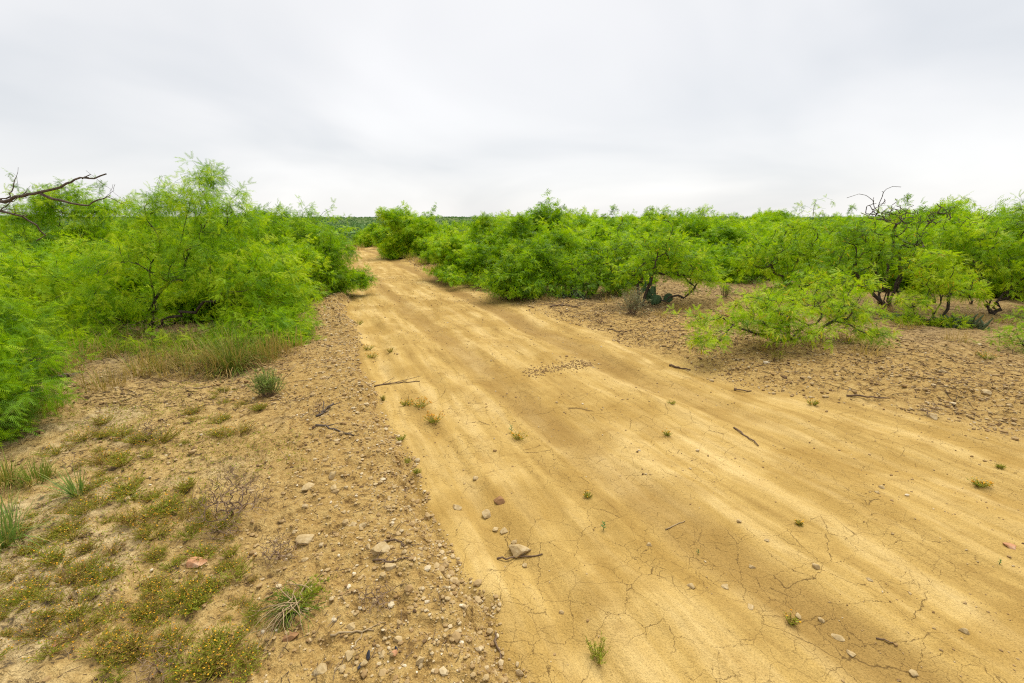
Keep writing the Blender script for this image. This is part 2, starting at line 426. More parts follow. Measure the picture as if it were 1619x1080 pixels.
# ================================================================== ground and road
def build_ground():
    th_f = np.arange(-72, 72.01, 0.30)
    th_b = np.arange(75, 288, 3.0)
    th = np.radians(np.concatenate([th_f, th_b]))
    r1 = 0.45 * 1.009 ** np.arange(0, int(math.log(62 / 0.45) / math.log(1.009)))
    r2 = r1[-1] * 1.05 ** np.arange(1, int(math.log(5200 / 62) / math.log(1.05)))
    rr = np.concatenate([r1, r2])
    nr, na = len(rr), len(th)
    X = rr[:, None] * np.sin(th)[None]; Y = rr[:, None] * np.cos(th)[None]
    x, y = X.ravel(), Y.ravel()
    z = height(x, y)
    V = np.stack([x, y, z], 1)
    V = np.vstack([V, [[0, 0, float(height(0.0, 0.0))]]])
    xa, ya = V[:, 0], V[:, 1]
    s, t = st(xa, ya)
    tl, tr = edges(s)
    dl, dr = tl - t, t - tr
    rad = np.hypot(xa, ya)
    jit = 0.10 * fbm(xa * 5, ya * 5, 3)
    roadm = sstep(-0.05, 0.05, -dl + 0.3 * jit) * sstep(-0.35, 0.35, -dr + 2.2 * jit) * (1 - sstep(60, 90, s)) * sstep(-60, -20, s)
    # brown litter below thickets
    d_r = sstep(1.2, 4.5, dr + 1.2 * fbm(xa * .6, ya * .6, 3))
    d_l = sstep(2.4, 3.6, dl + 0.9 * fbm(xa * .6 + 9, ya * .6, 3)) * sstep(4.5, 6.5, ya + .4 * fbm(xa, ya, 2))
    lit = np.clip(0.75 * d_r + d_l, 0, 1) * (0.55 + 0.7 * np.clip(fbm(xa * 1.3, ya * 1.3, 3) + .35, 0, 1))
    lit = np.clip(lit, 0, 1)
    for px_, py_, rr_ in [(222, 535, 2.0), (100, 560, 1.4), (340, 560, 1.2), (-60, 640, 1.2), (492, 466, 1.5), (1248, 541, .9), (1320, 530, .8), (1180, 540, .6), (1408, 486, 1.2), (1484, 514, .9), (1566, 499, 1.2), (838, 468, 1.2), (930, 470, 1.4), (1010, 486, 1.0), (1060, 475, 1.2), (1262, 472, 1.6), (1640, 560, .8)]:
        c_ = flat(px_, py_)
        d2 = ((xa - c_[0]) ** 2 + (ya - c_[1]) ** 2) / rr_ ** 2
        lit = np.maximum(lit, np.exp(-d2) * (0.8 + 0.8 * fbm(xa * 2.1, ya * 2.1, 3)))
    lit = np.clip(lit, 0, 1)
    a, b = track_mask(s, t)
    trk = np.clip(np.maximum(1.0 * b * sstep(2, 6, s), 0.7 * a) * (0.95 + 0.5 * fbm(xa * 1.1, ya * 1.1, 3)), 0, 1)
    clay = sstep(0.7, 1.5, dl + 0.5 * fbm(xa * 1.5, ya * 1.5, 3))
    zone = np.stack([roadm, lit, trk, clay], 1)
    rc = np.stack([t, s, 0 * s], 1)
    cv = lambda k, o_: np.clip(0.5 + 0.75 * fbm(xa * k + o_, ya * k, 4), 0, 1)
    vary = np.stack([cv(1.7, 3), cv(1.25, 11), cv(2.1, 23), sstep(45, 75, rad)], 1)
    i = np.arange(nr - 1)[:, None]; j = np.arange(na)[None]
    j2 = (j + 1) % na
    q = np.stack([i * na + j, i * na + j2, (i + 1) * na + j2, (i + 1) * na + j], -1).reshape(-1, 4)
    q = q[:, ::-1]
    c = V[q].mean(1)
    cs, ct = st(c[:, 0], c[:, 1]); cl_, cr_ = edges(cs)
    inroad = (ct > cl_) & (ct < cr_) & (cs < 62) & (cs > -12)
    ctr = len(V) - 1
    cap = np.stack([np.full(na, ctr), (np.arange(na) + 1) % na, np.arange(na)], 1)
    for nm, sel in (('dirt_road', inroad), ('ground', ~inroad)):
        f = q[sel]
        used, inv = np.unique(f, return_inverse=True)
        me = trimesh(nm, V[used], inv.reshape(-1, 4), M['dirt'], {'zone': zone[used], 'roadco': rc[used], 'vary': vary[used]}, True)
        o = obj(nm, me)
        tag(o, kind='structure')
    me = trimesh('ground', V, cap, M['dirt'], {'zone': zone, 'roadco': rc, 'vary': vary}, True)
    bm = bmesh.new(); bm.from_mesh(me)
    bmesh.ops.delete(bm, geom=[v for v in bm.verts if not v.link_faces], context='VERTS')
    bm.to_mesh(me); bm.free()
    o = obj('ground', me); tag(o, kind='structure')
build_ground()

# ================================================================== plants
def leaf_template(n, ll, lw, spread=22):
    """bipinnate mesquite leaf of unit length: two pinnae with paired narrow leaflets"""
    V = []; F = []
    for sgn in (-1, 1):
        a = R(spread) * sgn
        u = np.array([math.cos(a), math.sin(a)])
        for k in range(n):
            f = 0.12 + 0.88 * (k + 0.5) / n
            p = np.array([0.16, 0]) + u * 0.84 * f
            for side in (-1, 1):
                b = a + side * R(58 - 22 * f)
                d = np.array([math.cos(b), math.sin(b)])
                l = ll * (1 - 0.35 * f) * random.uniform(.85, 1.15)
                i = len(V)
                e1 = p - u * lw / 2; e2 = p + u * lw / 2; e3 = p + d * l
                for q in (e1, e2, e3):
                    V.append((q[0], q[1], -0.30 * q[0] ** 2 + (0 if q is not e3 else random.uniform(-.05, .02))))
                F.append((i, i + 1, i + 2))
    # petiole
    i = len(V); V += [(0, -.006, 0), (0, .006, 0), (.3, 0, -.03)]; F.append((i, i + 1, i + 2))
    return np.array(V), np.array(F)

random.seed(3)
TPL_NEAR = leaf_template(8, 0.26, 0.050)
TPL_MID = leaf_template(5, 0.34, 0.085)
TPL_FAR = leaf_template(3, 0.46, 0.15)

def frames(D, rs, up=(0, 0, 1), roll=0.7):
    D = D / np.linalg.norm(D, axis=1, keepdims=True)
    U = np.tile(np.array(up, float), (len(D), 1)) + roll * rs.normal(size=D.shape)
    S = np.cross(U, D); S /= np.linalg.norm(S, axis=1, keepdims=True) + 1e-9
    Z = np.cross(D, S)
    return D, S, Z

def scatter_template(T, P, D, size, rs, tint, roll=0.7):
    TV, TF = T
    X, Y, Z = frames(D, rs, roll=roll)
    sz = size[:, None, None]
    V = P[:, None, :] + sz * (TV[None, :, 0:1] * X[:, None] + TV[None, :, 1:2] * Y[:, None] + TV[None, :, 2:3] * Z[:, None])
    n, m = len(P), len(TV)
    F = (TF[None] + (np.arange(n) * m)[:, None, None]).reshape(-1, 3)
    return V.reshape(-1, 3), F, np.repeat(tint, m)

def prisms(A, B, ra, rb, sides, da=None):
    """one tapered prism for each edge A->B"""
    D = B - A
    ln = np.linalg.norm(D, axis=1, keepdims=True) + 1e-9
    D = D / ln
    if da is None: da = D
    def ring(P, Dn, r):
        ref = np.tile(np.array([0.31, 0.87, 0.38]), (len(P), 1))
        S = np.cross(ref, Dn); S /= np.linalg.norm(S, axis=1, keepdims=True) + 1e-9
        T2 = np.cross(Dn, S)
        an = np.arange(sides) * 2 * math.pi / sides
        return P[:, None] + r[:, None, None] * (np.cos(an)[None, :, None] * S[:, None] + np.sin(an)[None, :, None] * T2[:, None])
    V = np.concatenate([ring(A, da, ra), ring(B, D, rb)], 1)
    k = np.arange(sides); k2 = (k + 1) % sides
    tri = np.concatenate([np.stack([k, k2, sides + k2], 1), np.stack([k, sides + k2, sides + k], 1)])
    F = (tri[None] + (np.arange(len(A)) * 2 * sides)[:, None, None]).reshape(-1, 3)
    return V.reshape(-1, 3), F

class Skel:
    def __init__(s, rs):
        s.rs = rs; s.pos = []; s.par = []; s.tips = []
    def path(s, n, p, bend=0.4, lift=0.12, seg=0.13, jit=0.022):
        a = s.pos[n]; p = np.asarray(p, float)
        Ld = np.linalg.norm(p - a)
        if s.par[n] >= 0:
            d0 = a - s.pos[s.par[n]]; d0 = d0 / (np.linalg.norm(d0) + 1e-9)
        else:
            d0 = (p - a) / Ld * np.array([1, 1, .5]); d0 = d0 / (np.linalg.norm(d0) + 1e-9)
        c = a + d0 * bend * Ld + np.array([0, 0, lift * Ld])
        k = max(2, int(math.ceil(Ld / seg)))
        ids = []
        prev = n
        for i in range(1, k + 1):
            f = i / k
            q = (1 - f) ** 2 * a + 2 * f * (1 - f) * c + f * f * p
            if i < k: q = q + s.rs.normal(size=3) * jit * min(1.0, Ld / .5)
            s.pos.append(q); s.par.append(prev); prev = len(s.pos) - 1; ids.append(prev)
        return ids
    def grow(s, tips, **kw):
        base = s.pos[0]
        tips = tips[np.argsort(np.linalg.norm(tips - base, axis=1))]
        for p in tips:
            Q = np.array(s.pos)
            d = np.linalg.norm(Q - p, axis=1)
            pen = d * (1 + 0.9 * np.clip((Q[:, 2] - p[2]) / (d + 1e-6), 0, 1))
            bd = np.linalg.norm(Q - base, axis=1)
            pen = pen + 0.6 * np.clip(bd - np.linalg.norm(p - base), 0, None)
            n = int(np.argmin(pen))
            if d[n] < 0.02: continue
            s.tips.append(s.path(n, p, **kw))
    def radii(s, r_tip, expo, rmax):
        n = len(s.pos); cnt = np.zeros(n)
        par = s.par
        kids = np.zeros(n)
        for i in range(1, n): kids[par[i]] += 1
        for i in range(n - 1, 0, -1):
            if kids[i] == 0: cnt[i] += 1
            cnt[par[i]] += cnt[i]
        return np.minimum(r_tip * np.maximum(cnt, 1) ** expo, rmax)
    def tubes(s, rad, thick_sides=7, mid_sides=4):
        pos = np.array(s.pos); par = np.array(s.par)
        idx = np.arange(1, len(pos)); pa = par[idx]
        A, B = pos[pa], pos[idx]
        rb = rad[idx]; ra = np.minimum(rad[pa], rb * 1.25)
        gp = par[pa]
        D = B - A; D = D / (np.linalg.norm(D, axis=1, keepdims=True) + 1e-9)
        DA = np.where((gp >= 0)[:, None], A - pos[np.maximum(gp, 0)], D)
        DA = DA / (np.linalg.norm(DA, axis=1, keepdims=True) + 1e-9)
        cont = (rad[pa] < rb * 1.4)[:, None]
        DA = np.where(cont, DA, D)
        V = []; F = []; o = 0
        big = rb > 0.012
        tiny = rb < 0.0045
        for sel, sides in ((big, thick_sides), (~big & ~tiny, mid_sides), (tiny, 3)):
            if sel.any():
                v, f = prisms(A[sel], B[sel], ra[sel], rb[sel], sides, DA[sel])
                V.append(v); F.append(f + o); o += len(v)
        return np.concatenate(V), np.concatenate(F)

def sample_lumps(lumps, n, rs, shell=0.42, grow=1.08):
    W = np.array([l[6] for l in lumps], float); W /= W.sum()
    k = rs.choice(len(lumps), n, p=W)
    d = rs.normal(size=(n, 3)); d /= np.linalg.norm(d, axis=1, keepdims=True)
    r = rs.random(n) ** shell
    Lm = np.array([l[:6] for l in lumps], float)
    Lm[:, 5] = np.maximum(Lm[:, 5] - 0.09, 0.06); Lm[:, 2] -= 0.06
    Lm = Lm[k]
    return Lm[:, :3] + d * r[:, None] * Lm[:, 3:6] * grow

def build_plant(root, base, stems, lumps, ntips, seed, tpl=TPL_NEAR, shoots=4, per=5, leaf=(0.12, 0.19),
                rtip=0.0032, expo=0.51, rmax=0.075, bark='bark', leafmat='leaf', catkins=0, bare=0.0, tint0=0.5,
                bare_top=None, shoot_len=(0.16, 0.42), minz=0.04, droop=0.35, wisp=0.07):
    """all coordinates local to the root; returns nothing, makes trunk and crown under root"""
    rs = np.random.default_rng(seed)
    sk = Skel(rs); sk.pos.append(np.array([0, 0, -0.06])); sk.par.append(-1)
    sk.pos.append(np.array([0.0, 0.0, 0.05])); sk.par.append(0)
    for q in stems:
        sk.path(0, q, bend=0.30, lift=0.10, seg=0.15, jit=0.04)
    tips = sample_lumps(lumps, ntips, rs)
    wi_ = rs.random(len(tips)) < wisp
    out_ = tips[wi_] * np.array([1, 1, .5]); out_ = out_ / (np.linalg.norm(out_, axis=1, keepdims=True) + 1e-6)
    tips[wi_] += (out_ * .5 + np.array([0, 0, .8]) * (tips[wi_][:, 2:3] > .9)) * rs.uniform(.15, .48, (int(wi_.sum()), 1))
    tips[:, 2] = np.maximum(tips[:, 2], minz + 0.15 * rs.random(len(tips)))
    sk.grow(tips)
    rad = sk.radii(rtip, expo, rmax)
    tv, tf = sk.tubes(rad)
    pos = np.array(sk.pos)
    SO = []; SD = []; ST = []
    for ids in sk.tips:
        if rs.random() < bare: continue
        if bare_top is not None and pos[ids[-1], 2] > bare_top and rs.random() < 0.8: continue
        seq = ids[max(0, int(len(ids) * 0.25)):]
        end = pos[ids[-1]]; dirn = end - pos[sk.par[ids[0]]]
        dirn = dirn / (np.linalg.norm(dirn) + 1e-9)
        tt = rs.normal(0, 0.30)
        for k in range(shoots):
            j = seq[rs.integers(len(seq))] if k else ids[-1]
            dd = dirn * 0.75 + rs.normal(size=3) * 0.6 + np.array([0, 0, 0.10])
            SO.append(pos[j]); SD.append(dd / np.linalg.norm(dd)); ST.append(tt)
    SO = np.array(SO); SD = np.array(SD); ST = np.array(ST)
    n = len(SO)
    SL = rs.uniform(*shoot_len, n)
    # arching shoots in two edges
    mid_ = SO + SD * (SL * 0.5)[:, None]
    end_ = SO + SD * (SL * 0.95)[:, None]; end_[:, 2] -= SL * droop * 0.8
    sv, sf = prisms(np.vstack([SO, mid_]), np.vstack([mid_, end_]), np.full(2 * n, .0022), np.full(2 * n, .0016), 3)
    o_t = obj('trunk', trimesh('trunk', tv, tf, M[bark], None, True), root)
    f = rs.random((n, per)) ** 0.8
    P = np.where(f[..., None] < .5, SO[:, None] + (mid_ - SO)[:, None] * (f * 2)[..., None], mid_[:, None] + (end_ - mid_)[:, None] * (f * 2 - 1)[..., None]).reshape(-1, 3)
    Dd = np.repeat(SD, per, 0) * 0.55 + rs.normal(size=(n * per, 3)) * 0.62
    Dd[:, 2] -= droop
    keep = P[:, 2] > minz
    size = rs.uniform(leaf[0], leaf[1], n * per)
    tint = np.clip(tint0 + np.repeat(ST, per) + rs.normal(0, 0.13, n * per), 0, 1)
    P, Dd, size, tint = P[keep], Dd[keep], size[keep], tint[keep]
    # keep leaf tips off the soil
    low = P[:, 2] < size * 0.9
    Dd[low, 2] = np.abs(Dd[low, 2]) * 0.4
    v, fc, ti = scatter_template(tpl, P, Dd, size, rs, tint)
    obj('crown', trimesh('crown', np.vstack([v, sv]), np.vstack([fc, sf + len(v)]), M[leafmat], {'tint': np.concatenate([ti, np.full(len(sv), .25)])}), root)
    if catkins:
        k = rs.integers(0, len(P), catkins)
        cd = rs.normal(size=(catkins, 3)) * .5; cd[:, 2] -= 0.6
        cd /= np.linalg.norm(cd, axis=1, keepdims=True)
        A = P[k]; B = A + cd * rs.uniform(.05, .09, catkins)[:, None]
        v, fc = prisms(A, B, np.full(catkins, .008), np.full(catkins, .006), 4)
        tag(obj('flower_spikes', trimesh('flower_spikes', v, fc, M['catkin'], {'tint': np.repeat(rs.random(catkins), 8)}), root), kind='stuff')

def near_tree(name, label, bpx, bpy_, lumps_px, stems_px, ntips, seed, group=None, cat='tree', **kw):
    b = ground(bpx, bpy_)
    root = thing(name, label, cat, b, 0, group)
    lm = [(*(at(l[0], l[1], b[1] + l[2]) - b), *l[3:6], l[6]) for l in lumps_px]
    sk_n = kw.pop('skirt', 0)
    wtot = sum(l[6] for l in lm); wid = np.mean([abs(l[0]) for l in lm]) + .35
    for q in range(sk_n):
        a = 6.283 * (q + .3 * math.sin(seed + q)) / sk_n
        lm.append((wid * math.cos(a) * 1.1, wid * math.sin(a) * .8, .34, .38, .34, .20, .07 * wtot))
    stt = [at(q[0], q[1], b[1] + q[2]) - b for q in stems_px]
    build_plant(root, b, stt, lm, ntips, seed, **kw)
    return root

# ---- left side, unique trees (lump: px, py, depth offset, rx, ry, rz, weight)
near_tree('mesquite_tree', 'large spreading green mesquite at left with wispy top reaching highest into the sky', 222, 528,
    [(335, 275, 0.1, .26, .25, .30, .34), (285, 318, 0.2, .50, .5, .34, .9), (215, 330, .3, .40, .5, .28, .55), (350, 345, 0, .50, .6, .36, 1.0),
     (250, 400, 0, .95, .9, .55, 2.3), (370, 420, -.2, .80, .8, .55, 2.0), (430, 445, 0.1, .62, .7, .50, 1.5),
     (120, 425, .2, .85, .9, .55, 1.8), (395, 500, -.8, .55, .5, .36, 1.1), (450, 490, -.3, .35, .5, .35, .6), (165, 480, -.4, .70, .6, .45, 1.2),
     (60, 480, 0, .60, .7, .55, .9), (340, 548, -1.1, .42, .35, .26, .8), (425, 535, -1.0, .42, .4, .36, 1.5), (455, 520, -.6, .3, .35, .36, .9), (390, 560, -1.3, .3, .25, .2, .5), (130, 575, -1.1, .4, .3, .2, .6), (60, 560, -.6, .5, .4, .25, .5), (150, 540, -.8, .5, .4, .25, .5), (190, 565, -1.2, .45, .3, .16, .5), (265, 575, -1.2, .4, .3, .15, .35), (100, 545, -.8, .4, .4, .2, .4)],
    [(250, 400, -.1), (300, 330, .1), (150, 470, -.3), (350, 470, -.5), (90, 450, .3), (300, 500, -.5)], 700, 11, shoots=4, per=4, rmax=.095, wisp=.03, droop=.45)
near_tree('mesquite_tree', 'bright feathery mesquite spraying in from the left edge, nearest of the left trees', -130, 640,
    [(-20, 505, 0, .36, .4, .22, .9), (5, 565, -.4, .24, .3, .14, .7), (-15, 615, -.7, .24, .3, .14, .8), (-35, 655, -.8, .24, .25, .12, .6), (-80, 560, -.3, .5, .5, .4, 1.2), (-100, 470, 0, .5, .5, .4, 1.0)],
    [(-20, 560, -.3), (-40, 500, 0), (-90, 480, 0), (-30, 620, -.6)], 230, 12, shoots=3, per=5, leaf=(.11, .17), tint0=0.50, rmax=.05)
near_tree('mesquite_tree', 'mesquite behind the bare dead branch at the upper left', 105, 462,
    [(95, 315, 0, .75, .7, .42, 1.2), (150, 330, 0, .4, .5, .35, .6), (50, 340, 0, .6, .7, .4, .9), (110, 390, 0, 1.0, .9, .5, 1.4), (0, 380, .5, 1.0, .8, .6, 1.0)],
    [(95, 350, 0), (140, 360, .1), (40, 370, .1)], 300, 13, skirt=5, tpl=TPL_MID, shoots=4, per=5, rmax=.06)
near_tree('mesquite_tree', 'rounded mesquite leaning over the left road edge beyond the largest tree', 492, 462,
    [(410, 350, .4, .8, .8, .42, 1.2), (470, 365, 0, .8, .8, .45, 1.4), (520, 400, -.2, .55, .7, .4, 1.2), (540, 435, -.4, .28, .5, .25, .6), (460, 410, -.3, .8, .7, .5, 1.2), (505, 445, -.6, .5, .5, .22, .5)],
    [(470, 390, 0), (520, 405, -.2), (430, 380, .3)], 420, 14, skirt=5, tpl=TPL_MID, shoots=4, per=5, rmax=.06)

# ---- right side, unique trees
near_tree('mesquite_bush', 'low sprawling mesquite bush with leaning trunk on the open gravel at right', 1248, 541,
    [(1290, 468, .2, .62, .6, .28, 1.7), (1215, 478, 0, .45, .5, .24, 1.0), (1350, 495, 0, .38, .4, .22, 1.0), (1175, 500, -.1, .30, .35, .16, .6), (1110, 497, -.2, .28, .3, .12, .5), (1125, 533, -.5, .20, .22, .10, .45), (1235, 510, -.3, .3, .3, .16, .5), (1290, 515, -.4, .4, .3, .12, .5), (1375, 520, -.3, .25, .25, .08, .35), (1330, 440, .3, .4, .4, .18, .6)],
    [(1185, 532, -.1), (1300, 500, .1), (1330, 500, 0), (1160, 515, -.2), (1255, 470, .1)], 270, 21, rtip=.0040, cat='bush', catkins=170, tint0=.74, shoots=3, per=3, leaf=(.09, .15), rmax=.035, shoot_len=(.08, .22))
near_tree('mesquite_tree', 'open mesquite at right with bare dark twig tips standing above the thicket', 1408, 484,
    [(1360, 365, .1, .50, .5, .36, .9), (1420, 360, 0, .45, .5, .5, .6), (1400, 400, 0, .75, .7, .4, 1.4), (1340, 415, 0, .5, .5, .35, .9), (1460, 340, .2, .35, .4, .25, .18), (1455, 410, .2, .5, .5, .35, .8), (1395, 330, 0, .30, .3, .16, .4), (1480, 345, .2, .2, .2, .2, .25), (1300, 440, -.2, .4, .4, .25, .5)],
    [(1395, 390, 0), (1370, 370, 0), (1430, 385, .1), (1450, 370, .2), (1350, 430, 0)], 300, 22, rtip=.0048, tpl=TPL_MID, bare=.30, bare_top=1.68, shoots=3, per=3, catkins=90, leaf=(.10, .17), rmax=.05)
near_tree('mesquite_bush', 'yellow-green mesquite bush rising from a dark cactus clump at right', 1484, 512,
    [(1475, 425, 0, .36, .4, .30, 1.0), (1500, 445, 0, .48, .45, .30, 1.3), (1450, 470, -.1, .28, .3, .24, .8), (1530, 455, 0, .26, .3, .2, .6), (1490, 398, 0, .22, .2, .14, .4), (1490, 528, -.45, .26, .2, .08, .6), (1440, 505, -.2, .2, .2, .12, .4)],
    [(1490, 440, 0), (1515, 450, 0), (1465, 450, 0)], 190, 23, rtip=.0042, cat='bush', catkins=130, tint0=.70, shoots=3, per=3, leaf=(.09, .15), rmax=.034, shoot_len=(.08, .22))
near_tree('mesquite_tree', 'forked mesquite with two dark bare stems at the right frame edge', 1566, 497,
    [(1545, 375, 0, .5, .6, .36, .8), (1610, 370, .2, .6, .6, .45, 1.2), (1580, 420, 0, .55, .5, .35, .8), (1660, 410, 0, .6, .6, .5, 1.2), (1630, 335, .2, .3, .4, .25, .5), (1520, 400, .2, .3, .4, .3, .5), (1640, 450, -.2, .4, .4, .3, .6)],
    [(1556, 420, 0), (1600, 430, 0), (1548, 380, .1), (1635, 395, .1)], 280, 24, rtip=.0048, tpl=TPL_MID, shoots=3, per=4, bare=.12, catkins=30, rmax=.055)
near_tree('mesquite_bush', 'small thorny bush with bare twigs cut off by the right frame edge', 1640, 560,
    [(1640, 540, 0, .25, .25, .15, 1), (1610, 525, 0, .2, .2, .14, .5), (1660, 500, 0, .3, .3, .2, 1)], [(1610, 520, 0), (1640, 520, 0)], 70, 25, cat='bush', shoots=2, per=4, bare=.45, leaf=(.08, .13), rmax=.02)
near_tree('mesquite_bush', 'round dense mesquite bush at the right road edge, nearest to the lane', 838, 466,
    [(835, 410, 0, .62, .6, .40, 1.4), (800, 432, -.2, .42, .5, .32, 1.0), (868, 425, .2, .45, .5, .38, 1.0), (820, 452, -.4, .42, .4, .16, .6), (855, 392, .1, .35, .4, .22, .5)],
    [(825, 425, 0), (860, 420, .1), (845, 400, 0)], 300, 26, skirt=5, cat='bush', tpl=TPL_MID, shoots=4, per=5, leaf=(.10, .16), rmax=.04)
near_tree('mesquite_tree', 'spreading mesquite above the low spiny cactus clump right of the lane', 930, 466,
    [(905, 415, 0, .50, .5, .36, 1.0), (960, 402, 0, .6, .6, .42, 1.3), (935, 440, -.2, .6, .5, .26, .9), (990, 395, .1, .5, .5, .36, 1.0), (975, 440, -.2, .4, .4, .3, .7)],
    [(915, 410, 0), (960, 410, 0), (985, 390, 0)], 300, 27, rtip=.0048, skirt=4, tpl=TPL_MID, shoots=3, per=3, leaf=(.10, .17), catkins=50, rmax=.045)
near_tree('mesquite_tree', 'mesquite with a long dark limb arching right beside the prickly pear', 1010, 484,
    [(1030, 408, .1, .6, .6, .40, 1.2), (1080, 415, .3, .55, .6, .34, 1.0), (1000, 425, 0, .4, .4, .2, .4), (1110, 436, .3, .35, .4, .12, .25), (1050, 382, .2, .4, .5, .22, .5)],
    [(1075, 462, 0), (1110, 460, .1), (1015, 420, 0), (1045, 390, .1)], 250, 28, rtip=.0048, tpl=TPL_MID, shoots=3, per=3, leaf=(.10, .17), catkins=40, bare=.08, rmax=.042)
near_tree('mesquite_tree', 'mesquite behind the sprawling bush with fine upright dark stems', 1262, 470,
    [(1240, 385, 0, .75, .6, .45, 1.3), (1300, 395, 0, .6, .6, .45, 1.1), (1200, 405, .1, .55, .5, .35, .9), (1270, 355, .1, .5, .5, .2, .5), (1255, 430, -.1, .6, .4, .22, .6)],
    [(1240, 400, 0), (1285, 400, 0), (1215, 415, 0), (1260, 380, 0)], 300, 29, rtip=.0048, skirt=3, tpl=TPL_MID, shoots=3, per=3, leaf=(.10, .17), catkins=40, bare=.1, rmax=.045)
near_tree('mesquite_tree', 'tall slender mesquite marking the far right bend of the dirt road', 640, 408,
    [(625, 340, 0, .75, .7, .42, 1.0), (650, 365, 0, .95, .9, .55, 1.4), (625, 385, -.3, .65, .6, .4, 1.0), (672, 350, .3, .5, .6, .3, .5)],
    [(630, 355, 0), (655, 360, 0)], 300, 30, skirt=5, tpl=TPL_FAR, shoots=4, per=5, leaf=(.16, .24), rmax=.05)
near_tree('mesquite_tree', 'upright darker mesquite crown rising above the thicket right of the lane', 866, 432,
    [(868, 345, 0, .60, .6, .42, 1.0), (880, 375, 0, .75, .7, .5, 1.3), (850, 395, 0, .65, .6, .5, 1.0)],
    [(868, 370, 0), (850, 385, 0)], 260, 31, skirt=4, tpl=TPL_FAR, shoots=4, per=5, leaf=(.14, .22), tint0=.38, rmax=.055)

# ---- thicket prototypes and copies
protos = []
for k in range(7):
    rs = np.random.default_rng(100 + k)
    root = thing('mesquite_tree', 'proto', 'tree')
    wdt = [1.5, 1.7, 1.3, 1.6, 1.9, 1.2, 1.5][k]; hh = [1.95, 1.75, 2.1, 1.65, 1.85, 2.05, 2.15][k]
    lm = []
    for q in range(7):
        a = rs.uniform(0, 2 * math.pi); rr_ = wdt * rs.uniform(.25, .68)
        lm.append((rr_ * math.cos(a), rr_ * math.sin(a), hh * rs.uniform(.35, .80), wdt * rs.uniform(.38, .55), wdt * rs.uniform(.38, .55), hh * rs.uniform(.13, .22), 1))
    for q in range(7):
        a = q * .9 + rs.uniform(0, .5); rr_ = wdt * rs.uniform(.55, .85)
        lm.append((rr_ * math.cos(a), rr_ * math.sin(a), hh * rs.uniform(.14, .28), wdt * .36, wdt * .36, hh * .13, .6))
    lm.append((rs.normal(0, .2), rs.normal(0, .2), hh * .88, wdt * .3, wdt * .3, hh * .12, .6))
    stems = [np.array([l[0], l[1], l[2]]) * .7 for l in lm[:5]]
    build_plant(root, None, stems, lm, 380, 200 + k, tpl=TPL_FAR, shoots=4, per=5, leaf=(.13, .21), rmax=.05, rtip=.003, catkins=[0, 40, 0, 60, 0, 30, 0][k])
    protos.append(root)

used_proto = set()
placed = []
def place_copy(x, y, sc_, label, group, k=None):
    k = int(rng.integers(len(protos))) if k is None else k
    if callable(label): label = label(x, y)
    if callable(group): group = group(x, y)
    z = float(height(x, y)) - 0.03
    rz = float(rng.uniform(0, 6.28))
    scl = (sc_ * rng.uniform(.9, 1.1), sc_ * rng.uniform(.9, 1.1), sc_ * rng.uniform(.9, 1.1))
    if k not in used_proto:
        used_proto.add(k); p = protos[k]
        p.location = (x, y, z); p.rotation_euler = (0, 0, rz); p.scale = scl; p['label'] = label; p['group'] = group
    else:
        copy_tree(protos[k], (x, y, z), rz, scl, label, group)
    placed.append((x, y))

def scatter_trees(n_try, region, mind, scfun, label, group, limit):
    cnt = 0
    for _ in range(n_try):
        x, y = region()
        if any((x - a) ** 2 + (y - b) ** 2 < mind(x, y) ** 2 for a, b in placed): continue
        place_copy(x, y, scfun(x, y), label, group)
        cnt += 1
        if cnt >= limit: break
    return cnt

def bearing_px(x, y):
    return 809.5 + FPX * x / (y * cp + CAM_H * sp_)
def right_label(x, y):
    b_ = bearing_px(x, y); d_ = math.hypot(x, y)
    row = 'front rows' if d_ < 22 else ('middle rows' if d_ < 38 else 'far rows')
    where = 'close to the far road bend' if b_ < 760 else ('behind the round lane bush' if b_ < 930 else ('behind the prickly pear' if b_ < 1150 else ('behind the sprawling bush' if b_ < 1370 else 'behind the bare-tipped mesquite')))
    return 'thicket mesquite in the %s right of the road, %s' % (row, where)
def left_label(x, y):
    b_ = bearing_px(x, y); d_ = math.hypot(x, y)
    row = 'nearer part' if d_ < 25 else 'farther part'
    where = 'behind the dead branches' if b_ < 200 else ('behind the large mesquite' if b_ < 420 else 'beside the far lane bend')
    return 'thicket mesquite left of the road, %s, %s' % (row, where)
def reg_right():
    while True:
        r = 13 + 50 * rng.random() ** 1.5; a = R(rng.uniform(-14, 56))
        x, y = r * math.sin(a), r * math.cos(a)
        s, t = st(x, y); tl, tr = edges(np.array([s])); d = t - tr[0]
        if d < 1.5: continue
        p = np.array([x, y, 0.0])
        # keep the open strip of bare ground behind the prickly pear
        if y < 13.5: continue
        if 3.2 < x < 9.5 and y < 16.0: continue
        return x, y
def lane_side():
    while True:
        s = rng.uniform(13, 60); tl, tr = edges(np.array([s]))
        t = tr[0] + rng.uniform(0.9, 2.2)
        p = s * RD + t * RR
        if s < 15 and t > 0: 
            pass
        return p[0], p[1]
def reg_left():
    while True:
        r = 13 + 50 * rng.random() ** 1.2; a = R(rng.uniform(-60, -14))
        x, y = r * math.sin(a), r * math.cos(a)
        s, t = st(x, y); tl, tr = edges(np.array([s])); d = tl[0] - t
        if d < 1.6 and s < 40: continue
        return x, y
